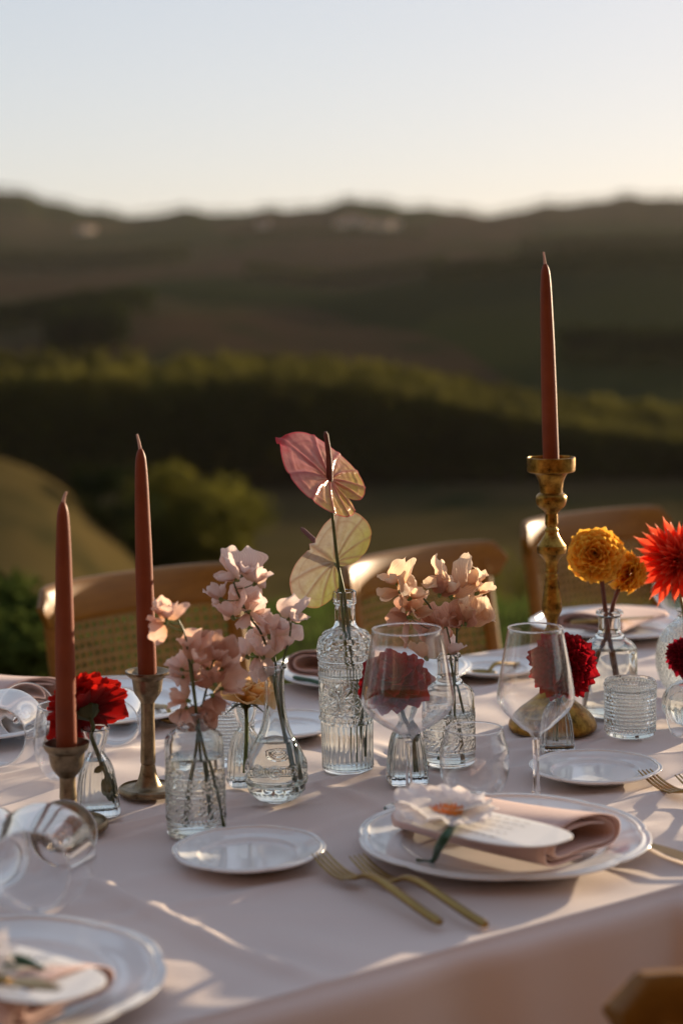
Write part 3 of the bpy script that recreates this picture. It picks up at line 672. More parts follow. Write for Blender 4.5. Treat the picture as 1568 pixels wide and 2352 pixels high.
def lying(foot_px, rim_px, foot, rmax, rmax_frac, H, fn):
    a = P(*foot_px); c = P(*rim_px); d = c-a; d[2] = 0; d /= np.linalg.norm(d)
    tilt = math.atan2(rmax-foot, H*rmax_frac); ax = d*math.cos(tilt)+np.array([0, 0, math.sin(tilt)])
    loc = a + np.array([0, 0, foot*math.cos(tilt)+.0006]); return fn(loc, axis_m(ax))
lying((66, 1700), (-10, 1800), .038, .047, .60, .20, lambda l, m: wine_glass(l, .036, .047, .20, .038, 'wine glass lying on its side at the left edge behind the front candlestick', m))
lying((150, 1990), (112, 2070), .034, .050, .60, .21, lambda l, m: wine_glass(l, .0375, .050, .21, .034, 'wine glass lying with its rim toward the camera by the front candlestick base', m))
def tumbler(loc, r, H, label, M3=None):
    t = thing('tumbler', loc, label, 'tumbler', 'smooth stemless tumblers')
    if M3 is not None: t.rotation_euler = M3.to_euler()
    o = cr([(0, 0), (r*.50, 0, 's'), (r*.60, .002), (r*.80, .012), (r*.95, .026), (r, .042), (r*.975, .060), (r*.91, H*.82), (r*.82, H)], 5)
    w_ = .0009; inn = [(max(0, q[0]-w_*(1 if i > 12 else 1.3)), max(q[1], .0042)) for i, q in enumerate(o)][::-1]; inn = [q for q in inn if q[0] > .004]
    rr_ = o[-1][0]-w_*.5; link('rim', lathe('rim', [(rr_+.0009*math.cos(a), H+.0005+.0009*math.sin(a)) for a in np.linspace(-PI, PI, 9)], 88, None, 180), M['clear'], t)
    link('glass_wall', lathe('glass_wall', o+[(o[-1][0]-w_*.5, H+.0006)]+inn+[(0, .0042)], 88, None, 60), M['thin'], t); return t
tumbler(P(1090, 1838), px2m(1090, 1838, 80, 1770), m_at(1090, 1838, 1674), 'stemless tumbler standing behind the white flower on the front plate')
tumbler(P(154, 1786), px2m(154, 1786, 73, 1740), m_at(154, 1786, 1620), 'stemless tumbler standing behind the scarlet dahlia on the left')
def lying_t(base_px, rim_px, r, H, label):
    a = P(*base_px); c = P(*rim_px); d = c-a; d[2] = 0; d /= np.linalg.norm(d)
    tilt = math.atan2(r-r*.6, .042)*.45; ax = d*math.cos(tilt)+np.array([0, 0, math.sin(tilt)*.35]); ax /= np.linalg.norm(ax)
    return tumbler(a+np.array([0, 0, r*.97]), r, H, label, axis_m(ax))
lying_t((1720, 1700), (1515, 1716), .040, .098, 'stemless tumbler lying on its side at the right edge')
lying_t((282, 1690), (262, 1745), .036, .095, 'stemless tumbler lying on its side behind the bud vase of the scarlet dahlia')
lying_t((-40, 2000), (10, 2085), .038, .098, 'stemless tumbler lying on its side at the lower left edge')

# ------------------------------------------------------------------ candlesticks and candles
def candlestick(bx, by, pts, mat, label, group, parts, seg=64, lean=0.):
    base = P(bx, by); pr = shift0(prof_px(base, pts)); t = thing('candlestick', base, label, 'candlestick', group); t.rotation_euler = (0, lean, 0)
    for nm, a, b_ in parts:
        seg_p = pr[a:b_+1]; q_ = cr(seg_p, 5)
        if a == 0: q_ = [(0, 0)]+q_
        else: q_ = [(0, q_[0][1])]+q_
        q_ = q_+[(0, q_[-1][1])]
        link(nm, lathe(nm, q_, seg, None, 30), M[mat], t)
    return t
candlestick(1268, 1672, [(99, 1676, 's'), (101, 1670), (100, 1662), (92, 1648), (76, 1632), (58, 1618), (40, 1604), (26, 1590), (18, 1572), (15, 1550), (14, 1500), (14, 1462), (18, 1450, 's'), (13, 1443), (12, 1430, 's'),
    (17, 1418), (23, 1405), (22.5, 1385), (19, 1360), (15, 1334, 's'), (16, 1327), (14.5, 1321, 's'), (16, 1316), (14.5, 1308, 's'), (15, 1300), (18, 1290), (32, 1274, 's'), (33.5, 1266), (33, 1257, 's'), (26, 1247), (18, 1234), (15, 1226, 's'), (16.5, 1221), (12, 1214, 's'), (15, 1207), (14.5, 1196), (14, 1184, 's'), (20, 1176), (31, 1166), (35.5, 1153), (34, 1142), (26, 1135, 's'),
    (26, 1127), (29, 1110), (36, 1094), (40, 1090, 's'), (54, 1087), (55.5, 1078), (55.5, 1055, 's'), (52.5, 1054), (52, 1062), (49, 1076, 's'), (20, 1077)],
    'brass', 'tall turned gilt candlestick standing behind the wine glass on the right', 'candlesticks on the table', [('base', 0, 10), ('stem', 10, 41), ('cup', 41, 51)])
candlestick(341, 1820, [(67, 1829, 's'), (69, 1824), (68, 1818), (63, 1814), (62, 1818, 's'), (34, 1814), (26, 1803), (20, 1786), (16.5, 1768), (15.5, 1764, 's'), (17.5, 1758), (16, 1700), (15.5, 1640), (16, 1622, 's'), (22, 1612), (31, 1598), (34, 1580), (36, 1568, 's'), (42, 1563), (50, 1556), (51, 1550, 's'), (47, 1550), (36, 1558), (27, 1561), (22, 1562)],
    'bronze', 'low bronze candlestick second from the left', 'candlesticks on the table', [('base', 0, 9), ('stem', 9, 13), ('cup', 13, 24)], lean=math.radians(1.4))
candlestick(160, 1903, [(87, 1915, 's'), (90, 1909), (89, 1902), (83, 1897), (81, 1903, 's'), (44, 1899), (30, 1888), (24, 1874), (20, 1860), (19, 1846, 's'), (20, 1842), (19, 1825), (18.5, 1806), (19, 1796, 's'), (26, 1788), (36, 1772), (40, 1752), (42, 1740, 's'), (48, 1734), (52, 1726), (53, 1718, 's'), (49, 1718), (37, 1727), (28, 1731), (24, 1732)],
    'bronze', 'low bronze candlestick nearest the camera on the left', 'candlesticks on the table', [('base', 0, 9), ('stem', 9, 13), ('cup', 13, 24)])
def candle(bx, by, cup_y, tip_y, wick_y, rb, rt_, lean, label, off=0.):
    b0 = P(bx, by); z0 = zat(b0, cup_y); b0[0] += math.tan(off)*(z0-ZT); s = depth((*b0[:2], z0))/F; H = zat(b0, tip_y)-z0; Hw = zat(b0, wick_y)-z0
    t = thing('taper_candle', (b0[0], b0[1], z0), label, 'candle', 'terracotta taper candles'); t.rotation_euler = (0, lean, 0)
    pr = cr([(0, 0), (rb*s*.97, 0, 's'), (rb*s, .002), (rb*s*.985, H*.2), (rb*s*.93, H*.45), (rb*s*.83, H*.68), (rb*s*.70, H*.86), (rb*s*.55, H*.955), (rb*s*.36, H*.985), (rb*s*.14, H), (0, H)], 6)
    link('wax', lathe('wax', pr, 40, lambda th, r, z: r*(1+.006*math.sin(z*90+th)), 50), M['wax'], t)
    link('wick', tube('wick', spline([(0, 0, H*.985), (rt_*.4*s, 0, H+(Hw-H)*.4), (rt_*s, 0, Hw)], 4), list(np.linspace(.0021, .0012, 9)), 7), M['wick'], t)
candle(1268, 1672, 1068, 605, 578, 18.5, -3, math.radians(-1.35), 'terracotta taper candle in the tall gilt candlestick')
candle(341, 1820, 1560, 1030, 997, 21.5, -7, math.radians(.1), 'taller terracotta taper candle of the two on the left', math.radians(1.4))
candle(160, 1903, 1731, 1152, 1130, 23.5, 9, math.radians(1.25), 'terracotta taper candle nearest the camera on the far left')
# ------------------------------------------------------------------ plates
def plate(bx, by, R, label, group, deep=.010, rz=0., fluted=True):
    base = P(bx, by); base[2] = ZT; t = thing('dinner_plate' if R > .11 else 'bread_plate', base, label, 'plate', group, rz)
    zr = .017 if R > .11 else .013; ri = R*.66
    def rf(th, r, z):
        k = max(0, (r/R-.72)/.28); n = 8 if R > .11 else 8
        a = (th*n/(2*PI)) % 1; sc = .022*(1-abs(2*a-1)**1.5) - .010*math.exp(-((a if a < .5 else 1-a)/.06)**2)
        return r*(1+sc*k)
    prof = cr([(0, .0034), (ri*.7, .0034), (ri*.96, .0042), (ri*1.04, .0075), (ri*1.09, zr*.62), (R*.80, zr*.70), (R*.90, zr*.86), (R*.93, zr*.93), (R*.94, zr*1.09), (R*.965, zr*1.0), (R*.99, zr*1.06), (R, zr*1.0), (R*.985, zr*.86), (R*.85, zr*.52), (ri*1.1, .0035), (ri*.95, .0012), (ri*.90, 0), (ri*.86, 0), (ri*.84, .0016), (0, .0018)][::-1], 4)
    link('plate_body', lathe('plate_body', prof, 160, rf, 50), M['china'], t)
    return t
plate(1156, 1950, .1475, 'white scalloped dinner plate in front carrying the folded napkin and white flower', 'white scalloped plates')
plate(572, 1975, .0765, 'small white bread plate in the front left of the two forks', 'white scalloped plates', rz=.3)
plate(1366, 1783, .0765, 'small white bread plate on the right beside the wine glass foot', 'white scalloped plates', rz=.1)
plate(-35, 2288, .1475, 'white scalloped dinner plate at the bottom left corner', 'white scalloped plates', rz=.2)
plate(852, 1556, .1475, 'white dinner plate with a napkin on the far side behind the tall bottle', 'white scalloped plates', rz=.5)
plate(655, 1681, .0765, 'small white bread plate behind the round carafe', 'white scalloped plates', rz=.7)
plate(245, 1632, .1475, 'white dinner plate on the far side behind the scarlet dahlia', 'white scalloped plates', rz=.4)
plate(1420, 1448, .1475, 'white dinner plate on the far side behind the plain glass jar', 'white scalloped plates', rz=.4)
plate(1130, 1545, .0765, 'small white bread plate beyond the cream sweet peas', 'white scalloped plates', rz=.2)
plate(-60, 1668, .1475, 'white dinner plate on the far side at the left edge', 'white scalloped plates', rz=.1)

# ------------------------------------------------------------------ cutlery
def fork(handle_px, tine_px, label, sag=0.):
    a, b = P(*handle_px), P(*tine_px); d = b-a; L = float(np.hypot(d[0], d[1])); ang = math.atan2(d[1], d[0])
    t = thing('fork', (a[0], a[1], ZT), label, 'fork', 'satin gold forks', ang)
    path = spline([(0, 0, .0055), (L*.12, 0, .0075), (L*.30, 0, .0125), (L*.46, 0, .0165), (L*.58, 0, .0150), (L*.66, 0, .0085), (L*.72, 0, .0045)], 6)
    n = len(path); vs = []
    for i, p in enumerate(path):
        u = i/(n-1); wd = np.interp(u, [0, .05, .3, .6, .78, .88, 1], [.0038, .0047, .0046, .0040, .0038, .0080, .0114]); th = np.interp(u, [0, .04, .5, .8, 1], [.0030, .0044, .0040, .0028, .0014])
        for k in range(10):
            q_ = 2*PI*k/10; vs.append((p[0], wd*math.cos(q_), p[2]+th*math.sin(q_)))
    link('handle', mesh('handle', vs, grid_faces(n, 10, True)+[tuple(range(10))[::-1], tuple((n-1)*10+k for k in range(10))], sharp=60), M['gold'], t)
    for k in range(4):
        y0 = -.0084+.0056*k; pts = spline([(L*.715, y0, .0045), (L*.80, y0*1.02, .0040), (L*.90, y0, .0075), (L, y0*.96, .0145)], 4); vs = []; m = len(pts)
        for i, p in enumerate(pts):
            u = i/(m-1); wd = .0019*(1-.5*u**3); th = .0012*(1-.5*u)
            vs += [(p[0], p[1]-wd, p[2]-th), (p[0], p[1]+wd, p[2]-th), (p[0], p[1]+wd, p[2]+th), (p[0], p[1]-wd, p[2]+th)]
        bevel(link('tine', mesh('tine', vs, grid_faces(m, 4, True)+[(3, 2, 1, 0), tuple((m-1)*4+q_ for q_ in range(4))], sharp=50), M['gold'], t), .0005, 1)
    return t
fork((1010, 2132), (732, 1990), 'gold fork left of the front dinner plate, the one nearer the bread plate')
fork((1115, 2138), (818, 1996), 'gold fork left of the front dinner plate, the one touching the plate')
fork((1760, 1915), (1478, 1796), 'gold fork lying at the right edge beside the bread plate')
fork((1850, 1930), (1562, 1806), 'gold fork tip just entering the picture at the right edge')
def knife(hp, tp_, label, z=0., group='satin gold knives'):
    a, b = P(*hp, ZT+z), P(*tp_, ZT+z); d = b-a; L = float(np.hypot(d[0], d[1])); t = thing('knife', (a[0], a[1], ZT+z), label, 'knife', group, math.atan2(d[1], d[0]))
    n = 24; vs = []
    for i in range(n):
        u = i/(n-1)*.46; wd = np.interp(u, [0, .02, .40, .46], [.003, .0045, .0042, .0040]); th = .0036 if u < .4 else .0028
        for k in range(10):
            q_ = 2*PI*k/10; vs.append((L*u, wd*math.cos(q_), .0048+th*math.sin(q_)))
    link('handle', mesh('handle', vs, grid_faces(n, 10, True)+[tuple(range(10))[::-1], tuple((n-1)*10+k for k in range(10))], sharp=60), M['gold'], t)
    vs = []
    for i in range(16):
        u = .455+.545*i/15; f_ = i/15; wt = .006+.007*math.sin(PI*min(1, f_*1.05)**.8)*(1-f_**6); lo = -.006*(1-f_**4)
        vs += [(L*u, lo, .0040), (L*u, wt, .0046), (L*u, wt, .0052), (L*u, lo, .0062)]
    link('blade', mesh('blade', vs, grid_faces(16, 4, True)+[(3, 2, 1, 0), (60, 61, 62, 63)], sharp=40), M['gold'], t); return t
knife((1830, 2065), (1478, 1945), 'gold knife right of the front dinner plate')
knife((-70, 2252), (135, 2288), 'gold knife lying across the napkin at the bottom left corner', .060)
knife((1310, 1436), (1500, 1424), 'gold knife lying on the far plate behind the plain glass jar', .03)
def spoon(hp, bp, label):
    a, b = P(*hp), P(*bp); d = b-a; L = float(np.hypot(d[0], d[1])); t = thing('spoon', (a[0], a[1], ZT), label, 'spoon', 'satin gold spoons', math.atan2(d[1], d[0]))
    link('handle', tube('handle', spline([(0, 0, .004), (L*.3, 0, .010), (L*.6, 0, .016), (L*.78, 0, .006)], 5), list(np.linspace(.004, .0028, 16)), 8), M['gold'], t)
    vs = [(0.88*L, 0, .0015)]; R_, S_ = 6, 20
    for i in range(1, R_):
        for k in range(S_):
            q_ = 2*PI*k/S_; f_ = i/(R_-1); vs.append((L*.88+L*.125*f_*math.cos(q_), .020*f_*math.sin(q_), .0015+.0085*f_**2))
    fs = [(0, 1+k, 1+(k+1) % S_) for k in range(S_)]+grid_faces(R_-1, S_, True, 1)
    o = link('spoon_bowl', mesh('spoon_bowl', vs, fs), M['gold'], t); m = o.modifiers.new('thick', 'SOLIDIFY'); m.thickness = .0014; m.offset = 1; return t
spoon((356, 1628), (405, 1668), 'gold spoon behind the low bronze candlestick on the left'); 
spoon((1196, 1532), (1098, 1560), 'gold spoon beyond the cream sweet peas')

# ------------------------------------------------------------------ napkins, cards
def napkin(orig, axis, width, length, label, h0=.012, h1=.016, z=ZT+.012):
    """flat rolled napkin: a spiral in the plane (width, up) drawn along axis"""
    ax = np.array(axis)/np.linalg.norm(axis); wv = np.array([ax[1], -ax[0], 0]); t = thing('napkin', (orig[0], orig[1], z), label, 'napkin', 'folded pink napkins')
    turns, m = 2.6, 96; nl = 18; vs = []
    for j in range(nl):
        v = j/(nl-1); hh = h0+(h1-h0)*v
        for i in range(m):
            u = i/(m-1); ph = u*turns*2*PI-.5*PI; sq = 1-.17*u*turns*.62
            cx, sz = math.cos(ph), math.sin(ph); X = width/2*sq*math.copysign(abs(cx)**.7, cx); Z = hh*(sq**2.2)*math.copysign(abs(sz)**.8, sz)
            Z += .004*math.sin(X*38+1.2)*v+hh+.0012*math.sin(u*40+v*3)*u*v; Z *= (.75+.25*v)
            p = ax*(-length*(1-v)) + wv*(X*(.90+.10*v)+.006*math.sin(v*3)) + np.array([0, 0, Z]) + ax*(.004*math.sin(u*9))
            vs.append(p)
    o = link('folded_cloth', mesh('folded_cloth', vs, grid_faces(nl, m)), M['napkin'], t); md = o.modifiers.new('thick', 'SOLIDIFY'); md.thickness = .0016
    return t
o_ = P(1338, 1972, ZT+.012)
nax = np.array([.71, -.70, 0]); napkin(o_, nax, .128, .205, 'pink napkin folded into a flat roll on the front dinner plate', .017, .021)
def place(q, z): p = P(*q, z); return p
napkin(P(150, 2330, ZT+.012), np.array([.80, -.60, 0]), .115, .22, 'pink napkin folded on the plate at the bottom left corner')
napkin(P(745, 1560, ZT+.012), np.array([-.45, -.89, 0]), .12, .14, 'pink napkin rolled on the far plate behind the tall bottle', .012, .02)
napkin(P(80, 1632, ZT+.012), np.array([.75, -.66, 0]), .13, .2, 'pink napkin mounded on the far plate at the left edge', .018, .022)
napkin(P(1352, 1452, ZT+.012), np.array([-.6, -.8, 0]), .13, .18, 'pink napkin on the far plate behind the gilt candlestick', .010, .014)
def card(c, ax, L, W, z, label, tilt=0.):
    t = thing('menu_card', (c[0], c[1], z), label, 'menu card', 'white menu cards', math.atan2(ax[1], ax[0])); vs = []; K = 44
    for zz in (0, .0012):
        for k in range(K):
            a = 2*PI*k/K; n_ = 2.6; x = L/2*math.copysign(abs(math.cos(a))**(2/n_), math.cos(a)); y = W/2*math.copysign(abs(math.sin(a))**(2/n_), math.sin(a)); vs.append((x, y, zz+.0022*math.cos(y*40)+x*tilt))
    link('card', mesh('card', vs, [tuple(range(K))[::-1], tuple(range(K, 2*K))]+[(k, (k+1) % K, K+(k+1) % K, K+k) for k in range(K)], False), M['paper'], t)
    vs = []; fs = []
    for r_ in range(5):                                  # faint illegible lines of print
        y = -.028+.014*r_; x = -L*.20
        while x < L*.2:
            l = random.uniform(.004, .011); b = len(vs); zt = .0019+.0022*math.cos(y*40); vs += [(x, y-.0007, zt+x*tilt), (x+l, y-.0007, zt+(x+l)*tilt), (x+l, y+.0007, zt+(x+l)*tilt), (x, y+.0007, zt+x*tilt)]; fs.append((b, b+1, b+2, b+3)); x += l+.003
    tag(link('print', mesh('print', vs, fs, False), M['ink'], t), kind='stuff'); return t
card(P(1088, 1926, ZT+.043)+np.array([.70, .71, 0])*.012, nax, .20, .086, ZT+.0525, 'white menu card lying on the folded napkin under the white flower', .02)
card(P(30, 2240, ZT+.04), np.array([.80, -.60, 0]), .17, .09, ZT+.042, 'white menu card on the napkin at the bottom left corner', .0)

# ------------------------------------------------------------------ petals
def petal(name, wfun, cup=.1, curl=.1, ruffle=0., fold=0., nu=7, nv=6, notch=0., seed=0):
    """unit petal: y 0..1 along its length, x across, z up"""
    r_ = random.Random(seed); ph = r_.uniform(0, 6); vs = []; uv = []
    for i in range(nu):
        u = i/(nu-1); w_ = wfun(u)
        for j in range(nv):
            v = j/(nv-1)*2-1; x = w_*v; y = u-notch*math.exp(-(v/.3)**2)*u**4-.10*(v*v)*u**2*(1 if notch >= 0 else 0)
            z = cup*w_*4*v*v*abs(w_)+curl*u*u+fold*abs(v)*w_+ruffle*math.sin(v*5.5+ph+u*2)*u**2*(.4+.6*abs(v))
            vs.append((x, y, z)); uv.append((j/(nv-1), u))
    return mesh(name, vs, grid_faces(nu, nv), True, uv)
W_dahlia = lambda u: .30*math.sin(PI*min(1, u*.86+.10))**.8*(1-.72*max(0, u-.82)/.18)
W_ball = lambda u: .40*math.sin(PI*(u*.80+.10))**.7*(1-.5*max(0, u-.85)/.15)
W_round = lambda u: .34*math.sin(PI*(u*.78+.10))**.8*(1-.45*max(0, u-.82)/.18)
W_cactus = lambda u: .115*math.sin(PI*min(1, u*.9+.08))**.6*(1-.55*max(0, u-.8)/.2)
W_wide = lambda u: .40*math.sin(PI*(u*.78+.08))**.8*(1-.25*max(0, u-.8)/.2)
PM = {'dahlia': petal('petal', W_dahlia, .55, .10, .03, seed=1, nv=5), 'ball': petal('petal', W_ball, .42, .10, seed=2, nv=5), 'cactus': petal('petal', W_cactus, 3.2, .10, .02, seed=3, nv=5), 'round': petal('petal', W_round, .6, .12, .02, seed=5, nv=5), 'wide': petal('petal', W_wide, .35, .12, .06, nu=8, nv=7, seed=4)}
MT = {'scarlet': petal_mat('scarlet_petal', [(0, (.16, .003, .003)), (.6, (.36, .006, .005)), (1, (.50, .016, .010))], .5, .5),
      'crimson': petal_mat('crimson_petal', [(0, (.16, .002, .005)), (.7, (.30, .004, .009)), (1, (.38, .012, .018))], .4, .5),
      'burgundy': petal_mat('burgundy_petal', [(0, (.10, .001, .003)), (.6, (.24, .003, .008)), (1, (.36, .008, .016))], .45, .5),
      'maroon': petal_mat('maroon_petal', [(0, (.07, .001, .004)), (.7, (.20, .003, .014)), (1, (.34, .01, .03))], .45, .5),
      'orange': petal_mat('amber_petal', [(0, (.72, .24, .006)), (.6, (.90, .42, .02)), (1, (.94, .56, .09))], .5, .5),
      'coral': petal_mat('coral_petal', [(0, (.62, .09, .01)), (.35, (.78, .06, .02)), (.8, (.86, .09, .04)), (1, (.90, .36, .20))], .5, .45),
      'rose': petal_mat('apricot_rose_petal', [(0, (.88, .50, .13)), (.6, (.92, .64, .26)), (1, (.92, .70, .40))], .5, .5),
      'white': petal_mat('white_petal', [(0, (.82, .70, .46)), (.25, (.86, .80, .76)), (1, (.87, .83, .84))], .4, .6, vein=.06, veincol=(.7, .6, .55))}
for k_, (m_, a_, b_, c_) in {'calyx': ('green_calyx', (.03, .045, .012), (.055, .075, .02), 60), 'eye': ('dahlia_eye', (.16, .10, .02), (.22, .16, .03), 90), 'stamen': ('orange_stamen', (.78, .25, .04), (.86, .36, .07), 90)}.items(): M[k_] = varied(m_, a_, b_, c_, .6)
GA = PI*(3-math.sqrt(5))
def frame(d, n):
    d = Vector(d).normalized(); n = Vector(n); x = d.cross(n).normalized(); n = x.cross(d); m = Matrix.Identity(4)
    for r_ in range(3): m[r_][0], m[r_][1], m[r_][2] = x[r_], d[r_], n[r_]
    return m
def put_petal(t, me, mat, pos, d, n, L, wscale=1., roll=0.):
    m = frame(d, n) @ Matrix.Rotation(roll, 4, 'Y')
    me2 = me if not me.materials or me.materials[0] == M.get(mat, MT.get(mat)) else variant(me, mat)
    return link('petal', me2, MT[mat], t, rel(t, Matrix.Translation(V3(pos)) @ m @ Matrix.Diagonal((L*wscale, L, L, 1))))
_var = {}
def variant(me, mat):
    k = (me.name, mat)
    if k not in _var: c = me.copy(); c.materials.clear(); c.materials.append(MT[mat]); _var[k] = c
    return _var[k]
def stem_part(t, pts, r0, r1, mat, name='stem', k=6):
    pts = np.array(pts)-np.array(t.location); s = spline(pts, k)
    return link(name, tube(name, s, list(np.linspace(r0, r1, len(s))), 8), M[mat], t)
def dahlia(cpx, Y, R, axis, n, kind, mat, label, stem_px, stem_Y=None, th0=8, th1=100, pw=.75, Lc=.35, core=.12, depthk=.25, stemr=.0028, stemmat='stem_dark', wscale=1., jit=.10, eye=True, calyx=True):
    c = at(*cpx, Y); axis = np.array(axis, float)/np.linalg.norm(axis); sp = [at(x, y, yy_) for x, y, yy_ in stem_px]
    root = sp[-1]; t = thing('dahlia', root, label, 'flower', 'cut dahlias in the vases')
    e1 = np.cross(axis, [0.31, .2, .93]); e1 /= np.linalg.norm(e1); e2 = np.cross(axis, e1)
    for i in range(n):
        u = (i+.5)/n; a = i*GA; ra = math.cos(a)*e1+math.sin(a)*e2
        th = math.radians(th0+(th1-th0)*u**pw+random.uniform(-6, 6)); d = math.cos(th)*axis+math.sin(th)*ra; nn = math.sin(th)*axis-math.cos(th)*ra
        L = R*(Lc+(1-Lc)*u**.6)*(1+random.uniform(-jit, jit))
        pos = c + axis*R*depthk*(.5-u) + ra*R*core*u**.5
        put_petal(t, PM[kind], mat, pos, d, nn, L, wscale*(.85+.15*u), random.uniform(-.2, .2))
    if eye:
        q_ = [(0, -R*.05)]+[(R*.13*math.cos(a), R*.09*math.sin(a)) for a in np.linspace(-.3, PI/2, 8)]; q_[-1] = (0, q_[-1][1])
        link('flower_eye', lathe('flower_eye', q_, 16), M['eye'], t, rel(t, Matrix.Translation(V3(c+axis*R*(depthk*.45))) @ V3(axis).to_track_quat('Z', 'Y').to_matrix().to_4x4()))
    if calyx:
        q_ = cr([(0, -R*.22), (R*.08, -R*.2), (R*.20, -R*.10), (R*.30, R*.04), (R*.1, R*.08), (0, R*.08)], 3)
        link('calyx', lathe('calyx', q_, 20, lambda th, r, z: r*(1+.12*math.cos(th*8))), M['calyx'], t, rel(t, Matrix.Translation(V3(c-axis*R*(depthk*.5+.06))) @ V3(axis).to_track_quat('Z', 'Y').to_matrix().to_4x4()))
    stem_part(t, [c-axis*R*.22, c-axis*R*.5+np.array([0, 0, -R*.12])]+sp, stemr*.8, stemr, stemmat)
    return t
def Yof(x, y): return float(P(x, y)[1])
YO, YI, YJ, YK, YR = Yof(226, 1868), Yof(935, 1795), Yof(1278, 1724), Yof(1399, 1638), Yof(1592, 1664)
pxm = lambda px, Y: px*Y/F
dahlia((196, 1622), YO, pxm(96, YO), (-.45, .62, .64), 104, 'wide', 'scarlet', 'scarlet dahlia seen from behind in the bud vase by the front candlestick', [(210, 1690, YO), (222, 1722, YO), (246, 1790, YO-.004), (262, 1826, YO-.008)], th1=112, pw=.6, Lc=.45, wscale=.95, eye=False)
dahlia((905, 1568), YI, pxm(84, YI), (-.22, -.72, .66), 52, 'wide', 'crimson', 'wide crimson dahlia seen through the large wine glass', [(925, 1640, YI), (945, 1690, YI), (955, 1770, YI+.002)], th0=25, th1=98, pw=.5, Lc=.55, wscale=.92)
dahlia((1293, 1528), YJ, pxm(80, YJ), (.05, -.88, .42), 150, 'round', 'burgundy', 'burgundy dahlia in the bud vase in front of the gilt candlestick', [(1285, 1590, YJ), (1278, 1640, YJ), (1276, 1700, YJ)], th1=108, pw=.62, Lc=.30, wscale=.9)
dahlia((1572, 1506), YR, pxm(47, YR), (-.15, -.85, .5), 96, 'round', 'maroon', 'small maroon dahlia in the ribbed globe vase at the right edge', [(1582, 1540, YR), (1588, 1580, YR), (1594, 1640, YR)], th1=115, pw=.6, Lc=.3, wscale=.8)
dahlia((1366, 1273), YK, pxm(64, YK), (-.22, -.93, .24), 120, 'ball', 'orange', 'round orange ball dahlia facing the camera above the plain glass jar', [(1381, 1335, YK+.004), (1389, 1400, YK+.002), (1396, 1450, YK), (1420, 1610, YK-.008)], th1=138, pw=.66, Lc=.40, core=.22, depthk=.5, stemmat='stem_red', stemr=.0034, jit=.10, wscale=1.2)
dahlia((1449, 1320), YK+.03, pxm(50, YK), (.72, -.30, -.30), 84, 'ball', 'orange', 'smaller orange dahlia turned sideways behind the round orange one', [(1424, 1340, YK+.025), (1408, 1385, YK+.012), (1396, 1440, YK+.004), (1372, 1520, YK), (1346, 1622, YK-.004)], th1=135, pw=.66, Lc=.42, core=.2, depthk=.5, stemmat='stem_red', stemr=.0034, jit=.1)
dahlia((1556, 1290), YK+.05, pxm(104, YK), (.02, -.97, .2), 105, 'cactus', 'coral', 'large spiky coral red dahlia at the right edge', [(1566, 1390, YK+.06), (1578, 1480, YK+.03), (1585, 1570, Yof(1585, 1592))], th1=102, pw=.55, Lc=.28, core=.10, depthk=.3, jit=.14, stemmat='stem')
LEAF = petal('leaf', lambda u: .26*math.sin(PI*(u*.9+.05))**.8, .4, .1, .03, .15, 8, 5, 0, seed=31)
def add_leaf(t, a, b, L, nrm=(0, -1, .2)):
    link('leaf', LEAF, M['stem_dark'], t, rel(t, Matrix.Translation(V3(a)) @ frame(np.asarray(b)-np.asarray(a), nrm) @ Matrix.Diagonal((L, L, L, 1))))
for o_, p0, p1, L_, YY in [(bpy.data.objects['dahlia'], (246, 1775), (262, 1850), .034, YO), (bpy.data.objects['dahlia'], (240, 1760), (214, 1776), .014, YO), (bpy.data.objects['dahlia.001'], (944, 1655), (958, 1712), .026, YI)]:
    add_leaf(o_, at(*p0, YY-.004), at(*p1, YY-.006), L_)
# rose
def rose(cpx, Y, R, axis, label, stem_px):
    c = at(*cpx, Y); axis = np.array(axis, float)/np.linalg.norm(axis); sp = [at(x, y, Y) for x, y in stem_px]; t = thing('rose', sp[-1], label, 'flower')
    e1 = np.cross(axis, [.3, .1, .94]); e1 /= np.linalg.norm(e1); e2 = np.cross(axis, e1)
    for i in range(26):
        u = (i+.5)/26; a = i*2.4; ra = math.cos(a)*e1+math.sin(a)*e2; th = math.radians(4+82*u**1.5+random.uniform(-5, 5))
        d = math.cos(th)*axis+math.sin(th)*ra; nn = math.sin(th)*axis-math.cos(th)*ra
        put_petal(t, PMR, 'rose', c-axis*R*.45+ra*R*.10*u, d, nn, R*(.72+.38*u), .95+.35*u, random.uniform(-.15, .15))
    q_ = cr([(0, -R*.2), (R*.14, -R*.15), (R*.2, 0), (R*.1, R*.1), (0, R*.12)], 3)
    link('calyx', lathe('calyx', q_, 14), M['calyx'], t, rel(t, Matrix.Translation(V3(c-axis*R*.5)) @ V3(axis).to_track_quat('Z', 'Y').to_matrix().to_4x4()))
    SP = petal('sepal', lambda u: .16*(1-u)**.7*min(1, u*8+.3), .3, -.25, nu=6, nv=3)
    for k in range(5):
        a = k*1.257; ra = math.cos(a)*e1+math.sin(a)*e2; d = ra*.9-axis*.25
        link('sepal', SP, M['calyx'], t, rel(t, Matrix.Translation(V3(c-axis*R*.48+ra*R*.15)) @ frame(d, axis) @ Matrix.Diagonal((R*.7, R*.7, R*.7, 1))))
    stem_part(t, [c-axis*R*.5]+sp, .0022, .0024, 'stem'); return t
PMR = petal('petal', lambda u: .44*math.sin(PI*(u*.72+.1))**.7, .55, .02, .03, nu=8, nv=7, seed=9)
for v in PMR.vertices: v.co.z += -.28*max(0, v.co.y-.72)**1.5*2.2
YB = Yof(567, 1800); rose((565, 1584), YB-.02, pxm(68, YB), (.05, -.12, .99), 'apricot yellow rose in the square bud vase', [(566, 1640), (566, 1700), (562, 1775)])

